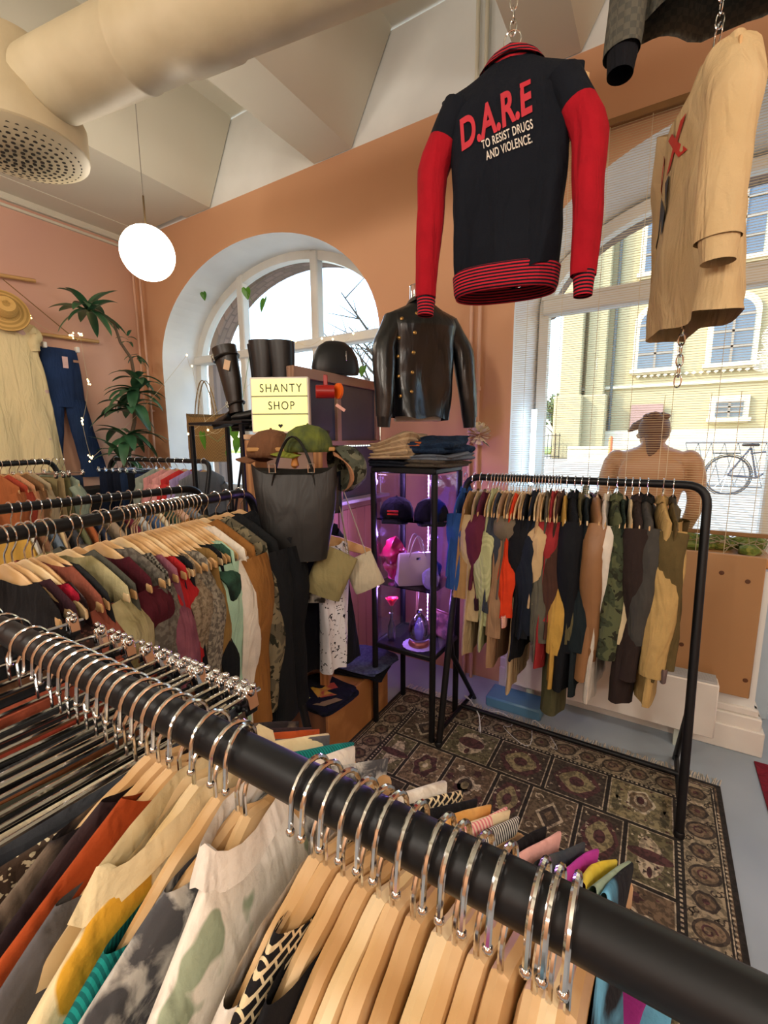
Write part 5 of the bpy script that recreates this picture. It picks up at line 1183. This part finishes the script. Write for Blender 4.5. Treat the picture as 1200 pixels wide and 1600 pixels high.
# fairy lights
e = empty('fairy_lights', (0, 0, 0), label='string of tiny warm fairy lights looping from the left wall past the recess', cat='string light')
BU = mat('fairy_bulb', 'ffd890', .4, emit=7); fl = []
for px, py, ax, v in ((42, 492, 0, WX+.1), (112, 524, 0, WX+.12), (125, 523, 0, WX+.12), (138, 596, 0, WX+.15), (128, 658, 0, WX+.18), (143, 716, 0, WX+.2), (292, 555, 1, 2.9), (300, 572, 1, 2.95), (325, 672, 1, 2.4), (352, 662, 1, 2.4), (294, 678, 1, 2.42), (456, 532, 1, 3.2), (462, 533, 1, 3.2), (503, 529, 1, 3.2), (520, 530, 1, 3.2), (552, 521, 1, 3.2)):
    p = at(px, py, ax, v); fl.append(p); MB().ball((0, 0, 0), (.008, .008, .010), 8, 6).build('bulb', BU, e, loc=p)
    if px < 200:
        for k in range(4): MB().ball((0, 0, 0), (.006, .006, .008), 6, 4).build('bulb', BU, e, loc=p+Vector((0, pr.uniform(-.03, .03), pr.uniform(-.03, .03))))
pts = []
for a, b in zip(fl, fl[1:]):
    for k in range(6): q = k/6; pts.append(a.lerp(b, q)-Vector((0, 0, .05*sin(q*pi))))
MB().tube(pts, .0015, 5).build('wire', mat('wire_clear', 'c8bc98', .5), e)
# dried flower on the pipes
p = at(748, 678, 1, 2.80); e = empty('paper_flower', p, label='cream white artificial peony tied to the pipes between the windows', cat='flower')
m = MB()
for k in range(46):
    z = 1-2*(k+.5)/46; a = k*2.4; r = sqrt(1-z*z); d = Vector((r*cos(a), r*sin(a), z)); s = d.cross(Vector((0, 0, 1))).normalized(); u = s.cross(d)
    B = d*.03; m.add([B-s*.010, B+s*.010, d*.072+s*.020+u*.008, d*.078+u*.016, d*.072-s*.020+u*.008], [(0, 1, 2, 3, 4)])
m.build('petals', fab('e0cfae'), e, smooth=False); m = MB()
for a in (2.6, 3.6, 5.8): strap(m, (0, 0, -.03), (cos(a), -.2, sin(a)), .10, .012, .2, n=4)
m.build('leaves', LEAF, e)

# ================================================================== SHOP WINDOW: BLIND, MANNEQUIN, SILL PLANTS
e = empty('bamboo_blind', (.62, 2.868, 0), label='see-through bamboo blind with fine slats hanging before the shop window', cat='blind')
SLM = mat('bamboo', 'cdb88e', .7, scale=6); m = MB(); z = 1.20; br = random.Random(2)
while z < 3.29:
    m.box((0, br.uniform(-.001, .001), z), (2.86, .0016, .0020), Matrix.Rotation(br.uniform(-.0012, .0012), 3, 'Y')); z += .0125
tag(m.build('slat', SLM, e, smooth=False), kind='stuff')
MB().box((0, 0, 3.30), (2.88, .03, .035), bev=.004).build('head_rail', mat('bamboo_rail', '8a6438', .6, scale=6), e)
MB().box((0, 0, 1.185), (2.86, .012, .022), bev=.003).build('bottom_rail', MATS['bamboo_rail'], e)
for i in range(15):
    x = -1.36+i*.194; MB().tube([(x, -.004, 3.29), (x, -.004, 1.19)], .0014, 5).build('string', mat('string_cream', 'd8c8a8', .8), e)
for x, z in ((-.62, .62), (-.42, .60), (-.30, .45)): MB().tube([(x, -.012, 1.9), (x, -.018, z+.06), (x, -.018, z+.02), (x, -.018, z)], [.0016, .0016, .006, .008], 6).build('pull_cord', MATS['string_cream'], e)
# mannequin in the window, seen from behind
SK = mat('mannequin_skin', 'b98a62', .42, pat='soft', col2='ad7e58', scale=3, spec=.5)
e = empty('mannequin', (-.04, 3.10, 1.07), 0, 'tan male half mannequin seen from behind in the shop window', 'mannequin')
b = MB()
def el(a, b_, z, x=0, y=0, n=24): return [Vector((x+a*cos(t), y+b_*sin(t), z)) for t in [2*pi*i/n for i in range(n)]]
b.loft([el(.135, .095, 0), el(.13, .09, .08), el(.145, .10, .20), el(.17, .11, .32), el(.185, .11, .42), el(.185, .10, .49), el(.15, .085, .53), el(.085, .065, .555), el(.06, .058, .575), el(.055, .056, .60), el(.05, .05, .62)])
for s in (-1, 1):
    b.ball((s*.185, 0, .47), (.062, .06, .07), 16, 10)
    b.tube([(s*.20, 0, .47), (s*.225, -.005, .38), (s*.235, -.01, .25), (s*.225, .0, .18), (s*.20, .05, .09), (s*.16, .08, .02)], [.056, .052, .046, .041, .037, .028], 14)
    b.ball((s*.085, -.078, .40), (.085, .034, .10), 14, 8)
bo = b.build('body', SK, e); q = bo.modifiers.new('r', 'REMESH'); q.mode = 'VOXEL'; q.voxel_size = .009; q.use_smooth_shade = True; q = bo.modifiers.new('sm', 'SMOOTH'); q.iterations = 6
h = MB(); Rt = Matrix.Rotation(radians(-20), 3, 'Z') @ Matrix.Rotation(radians(-6), 3, 'Y')
h.ball((0, .0, .755), (.072, .088, .098), 20, 14, rot=Rt); h.ball((-.035, .055, .72), (.04, .045, .05), 12, 8)
h.tube([(-.06, .075, .76), (-.085, .09, .735), (-.075, .085, .72)], [.012, .014, .01], 8); h.ball((-.075, .02, .745), (.010, .018, .030), 8, 6); h.ball((.07, .0, .745), (.010, .018, .030), 8, 6); h.tube([(0, 0, .64), (0, .005, .72)], .05, 14)
h.v = [p-Vector((0, 0, .115)) for p in h.v]
ho = h.build('head', SK, e); q = ho.modifiers.new('r', 'REMESH'); q.mode = 'VOXEL'; q.voxel_size = .006; q.use_smooth_shade = True; q = ho.modifiers.new('sm', 'SMOOTH'); q.iterations = 3
HR = mat('carved_hair', '6a4634', .6, scale=10, bump=.6, bscale=30); hh = MB(); hh.ball((0, -.012, .775), (.082, .090, .090), 18, 12, rot=Rt)
hh.tube([(.0, -.07, .74), (.0, -.075, .67), (-.012, -.085, .59)], [.045, .035, .004], 10)
for k in range(14): a = k*2.4; hh.ball((.05*cos(a)*(.4+.05*k), -.02+.05*sin(a), .84+.012*sin(k)), (.024, .024, .018), 8, 5)
hh.tube([(-.05, .0, .815), (-.10, .03, .79), (-.135, .05, .765)], [.030, .024, .008], 8)
for i, p in enumerate(hh.v): hh.v[i] = p+noise.noise_vector(p*30)*.006
hh.v = [p-Vector((0, 0, .115)) for p in hh.v]
hh.build('hair', HR, e, smooth=60)
# neon tube and sill plants
e = empty('neon_tube', (-.735, 3.12, 1.07), label='upright cold white light tube at the left jamb of the shop window', cat='lamp')
MB().tube([(0, 0, .30), (0, 0, .80)], .017, 12).build('tube', mat('cold_tube', 'bfe4ff', .4, emit=9), e); MB().box((0, 0, .15), (.03, .03, .30), bev=.004).build('holder', white, e); MB().lathe([(.05, 0), (.05, .01), (.01, .015)], 16).build('foot', white, e)
for (x, y, c1, c2, s, lab, nm) in ((-.52, 3.05, '4a6a58', '2e4c3c', .9, 'grey green leafy pot plant on the shop window ledge, left of the purple one', 'leafy_plant'), (-.40, 3.14, '5c5a34', '4a4428', 1.2, 'brownish green pot plant in the middle of the ledge plants', 'leafy_plant'), (-.28, 3.06, '8a6a9c', '5c4474', 1.15, 'purple leaved ornamental cabbage on the shop window ledge', 'ornamental_cabbage')):
    e = empty(nm, (x, y, 1.07), label=lab, cat='plant'); MB().lathe([(.045, 0), (.06, .10), (.062, .11), (0, .10)], 16).build('pot', mat('pot_grey', '8a8a88', .7), e)
    m = MB()
    for i in range(22):
        a = i*2.4; el_ = .25+.9*(i/22); strap(m, (0, 0, .1+.05*i/22), (cos(a)*cos(el_), sin(a)*cos(el_), sin(el_)), .17*s*br.uniform(.8, 1.2), .026*s, .5, n=6)
    m.build('foliage', mat('leaf_'+c1, c1, .5, pat='soft', col2=c2, scale=14), e)
e = empty('moss_arrangement', (.16, 3.02, 1.07), label='green moss with dry pale twigs piled on the ledge beside the mannequin', cat='plant')
m = MB()
for k in range(24): x = -.30+.62*br.random(); m.ball((x, br.uniform(-.10, .10), .02+.02*br.random()), (br.uniform(.04, .09), .05, br.uniform(.02, .05)), 10, 6)
for i, p in enumerate(m.v): m.v[i] = p+noise.noise_vector(p*40)*.014
m.build('moss', mat('moss', '5c6c28', .95, pat='noise', col2='7c8038', scale=30, bump=1), e, smooth=False)
m = MB()
for k in range(44):
    x = br.uniform(-.34, .40); a = br.uniform(0, 6.28); L_ = br.uniform(.08, .2); m.tube([(x, -.06, .04), (x+cos(a)*L_*.5, -.08+.04*br.random(), .07+.03*sin(a)), (x+cos(a)*L_, -.08, .05+sin(a)*.06)], .0022, 4)
m.build('twig', mat('twig_pale', 'b0a080', .8), e)

# ================================================================== OUTSIDE
struct(MB().quad((-60, 3.85, .70), (60, 3.85, .70), (60, 90, .70), (-60, 90, .70)).build('ground', mat('street_stone', 'a09c94', .9, pat='brick', col2='8c8880', scale=1.2), smooth=False))
FY = 26.0; BRK = mat('yellow_brick', 'd8c48c', .9, pat='brick', col2='c4ac74', scale=1.2, stretch=(1, 1, 1)); STN = mat('pale_stone', 'd8ceb4', .85, scale=2); GLB = mat('far_glass', '525c68', .15, scale=.5, spec=.8)
bl = empty('station_building', (0, FY, .7), label='large yellow brick building with arched windows across the street', cat='building')
def X_(v): return v
m = MB(); m.box((9.0, 6, 9), (27, 12, 18)); m.build('wall', [mat('brick_wall_far', 'd2c296', .9, pat='brick', col2='bca878', scale=1.6, stretch=(1, 0, 1))], bl, smooth=False)
m = MB()
for x, w_, d, h in ((-4.2, 1.0, .9, 13.2), (-3.1, .9, .5, 18), (.72+.0, .0, 0, 0), (5.1, .9, .6, 18), (10.6, .9, .6, 18)):
    if h: m.box((x, -d/2, h/2), (w_, d, h), bev=.05); m.box((x, -d/2-.12, 1.6), (w_+.35, d+.4, 3.2), bev=.06)
m.build('buttress', MATS['brick_wall_far'], bl, smooth=False)
m = MB()
for z, d, h in ((.7, .35, 1.4), (8.35, .10, .14), (3.55, .14, .16), (13.0, .16, .3)): m.box((9.2, -d/2, z), (26.6, d, h))
m.build('string_course', STN, bl, smooth=False)
def awin(x0, x1, z0, z1, arched=True):
    cx = (x0+x1)/2; r = (x1-x0)/2; zs = z1-r if arched else z1
    poly = [(x0, z0), (x1, z0)]+([(cx+r*cos(a), zs+r*sin(a)) for a in [pi*i/14 for i in range(15)]] if arched else [(x1, z1), (x0, z1)])
    c = (cx, (z0+z1)/2); out = [(c[0]+(p[0]-c[0])*(1+.22/r), c[1]+(p[1]-c[1])*(1+.28/(z1-z0)*2)) for p in poly]
    w_ = MB().prism(out, -.16, -.01).build('window_surround', STN, bl, smooth=False); MB().prism(poly, -.19, -.15).build('pane', GLB, w_, smooth=False)
    g_ = MB(); g_.box((cx, -.21, (z0+zs)/2), (.09, .05, zs-z0))
    for k in range(1, 4): g_.box((cx, -.21, z0+(zs-z0)*k/3), (2*r, .05, .08))
    if arched: g_.box((cx, -.21, zs+r/2), (.07, .05, r))
    g_.build('glazing_bar', mat('bar_brown', '8a8074', .7), w_, smooth=False)
    MB().box((cx, -.22, z0-.12), (2*r+.6, .3, .18)).build('sill', STN, bl, smooth=False)
for k in range(5):
    xx = -1.28+k*2.92+(1.4 if k > 1 else 0)
    awin(xx, xx+1.42, 4.35, 7.05); awin(xx, xx+1.42, 8.75, 11.75)
awin(2.0, 3.0, 1.95, 2.6, False)
m = MB(); m.box((-.72, -.2, 1.35), (1.35, .12, 2.6)); m.build('door', mat('far_door', '9a7a72', .7), bl, smooth=False)
dn = MB()
for k in range(60): dn.box((-1.2+k*.28, -.12, 4.0), (.13, .12, .14), Matrix.Rotation(.7, 3, 'Y'))
dn.build('frieze', STN, bl, smooth=False)
MB().tube([(-2.35, -.12, 0), (-2.35, -.12, 18)], .07, 8).build('drain_pipe', mat('drain', '5a5f5c', .6), bl)
m = MB(); m.box((0, 0, .30), (60, .5, .60)); m.box((0, 0, .63), (60, .6, .08)); tag(m.build('low_wall', STN, None, loc=(18+8.5, 21.5, .7), smooth=False), 'long low pale stone wall across the street before the yellow building', 'wall')
# grass, iron fence, trees beyond
tag(MB().box((-24.5, 44, .77), (36, 32, .14)).build('lawn', mat('grass', '7c9a3c', .95, pat='noise', col2='9ab050', scale=2), smooth=False), 'sunlit green lawn beside the yellow building', 'lawn')
e = empty('iron_fence', (-13, 24.5, .7), label='thin dark iron fence in front of the distant lawn', cat='fence'); m = MB()
for i in range(96): m.box((-9.5+i*.19, 0, .65), (.03, .03, 1.3))
for z in (.12, 1.2): m.box((-.5, 0, z), (18.2, .03, .04))
m.build('railing', black, e, smooth=False)
def tree(x, y, H, r, label, col, bare=False):
    e = empty('tree', (x, y, .84 if y > 30 else .70), label=label, cat='tree', group='trees beyond the lawn'); MB().tube([(0, 0, 0), (.1, 0, H*.3), (0, .1, H*.6)], [.22, .16, .08], 8).build('trunk', mat('bark', '4c4438', .9), e)
    t = random.Random(x*7); m = MB()
    for k in range(16):
        a = t.uniform(0, 6.3); q = t.uniform(.3, 1); L_ = t.uniform(.5, 1)*r; p0 = Vector((0, 0, H*q*.6)); p1 = p0+Vector((cos(a)*L_*.6, sin(a)*L_*.6, L_*.6)); p2 = p1+Vector((cos(a+.5)*L_*.5, sin(a+.5)*L_*.5, L_*.5)); m.tube([p0, p1, p2], [.05, .03, .012], 5)
        for s in range(4): b_ = p1.lerp(p2, t.random()); m.tube([b_, b_+Vector((t.uniform(-1, 1), t.uniform(-1, 1), t.uniform(.1, 1)))*r*.35], [.015, .006], 4)
    m.build('branches', MATS['bark'], e)
    if not bare:
        m = MB()
        for k in range(420):
            a = t.uniform(0, 6.3); u = t.uniform(-1, 1); rr_ = r*(.4+.6*t.random()); c = Vector((cos(a)*sqrt(1-u*u)*rr_, sin(a)*sqrt(1-u*u)*rr_, H*.62+u*rr_*.8)); s = Vector((t.uniform(-1, 1), t.uniform(-1, 1), t.uniform(-1, 1))).normalized()*.22; v = s.cross(Vector((t.random(), t.random(), 1))).normalized()*.18
            m.add([c-s, c+v, c+s, c-v], [(0, 1, 2, 3)])
        m.build('foliage', mat('foliage_'+col, col, .9, pat='noise', col2='5c6c4c', scale=2), e, smooth=False)
for i, (x, y, H, r, c) in enumerate(((-9.8, 34, 4.6, 1.8, '6a7a58'), (-12.5, 38, 6, 2.4, '5c6e50'), (-7.6, 40, 5.2, 2.0, '72805c'), (-16, 42, 7, 3, '64745a'))): tree(x, y, H, r, ('leafy tree beyond the lawn left of the yellow building')+(', the lowest', ', slightly taller', ', closest to the building', ', farthest left')[i], c)
tree(at(640, 600, 1, 9.5).x, 9.5, 4.2, 1.9, 'bare branched tree outside the left arched window', '6a7a58', True)
# bicycle by its stand on the street
bc = at(1135, 752, 1, 9.8); e = empty('bicycle', (bc.x, 9.8, .70), radians(12), 'dark bicycle parked on the street outside the shop window', 'bicycle')
def torus(R_, r, c): return MB().tube([(c[0]+R_*cos(a), 0, c[1]+R_*sin(a)) for a in [2*pi*i/32 for i in range(32)]], r, 6, loop=True)
for k, x in ((0, 0), (1, 1.05)):
    w_ = torus(.33, .017, (x, .34)).build('wheel', mat('tyre', '33363c', .7), e); s = MB()
    for i in range(14): a = 2*pi*i/14; s.tube([(x, 0, .34), (x+.32*cos(a), 0, .34+.32*sin(a))], .0025, 4)
    s.build('spokes', chrome, w_); tag(torus(.36, .008, (x, .34)).build('mudguard', black, e))
BF = mat('bike_frame', '3c3f4c', .4); m = MB()
for a, b in (((0, 0, .34), (.42, 0, .30)), ((.42, 0, .30), (.30, 0, .82)), ((.30, 0, .82), (0, 0, .34)), ((.30, 0, .72), (.90, 0, .78)), ((.42, 0, .30), (.90, 0, .70)), ((.86, 0, .95), (1.05, 0, .34))): m.tube([a, b], .016, 7)
m.build('frame', BF, e); MB().box((.29, 0, .86), (.24, .12, .05), bev=.02).build('saddle', black, e); MB().tube([(.95, -.25, .98), (.84, -.1, 1.02), (.84, .1, 1.02), (.95, .25, .98)], .012, 6).build('handlebar', chrome, e); MB().box((-.05, 0, .72), (.36, .14, .015)).build('luggage_rack', black, e)
torus(.09, .008, (.42, .30)).build('chain_ring', chrome, e)
e = empty('street_fence', (2.6, 10.4, .70), label='low diamond patterned metal fence behind the bicycle', cat='fence'); m = MB()
for i in range(30):
    x = -2.2+i*.2; m.tube([(x, 0, .1), (x+.2, 0, .9)], .008, 4); m.tube([(x+.2, 0, .1), (x, 0, .9)], .008, 4)
m.tube([(-2.2, 0, .9), (4, 0, .9)], .02, 6); m.tube([(-2.2, 0, .1), (4, 0, .1)], .015, 6); m.build('lattice', mat('fence_grey', '6a6e72', .5), e)
tag(MB().lathe([(.05, 0), (.05, 1.0), (.03, 1.05)], 10).build('street_bollard', mat('bollard_orange', 'd8703c', .6), loc=(-1.15, 13.5, .7)), 'slim orange post on the pavement seen left of the mannequin', 'post')
bpy.data.objects.remove(HOOKM)
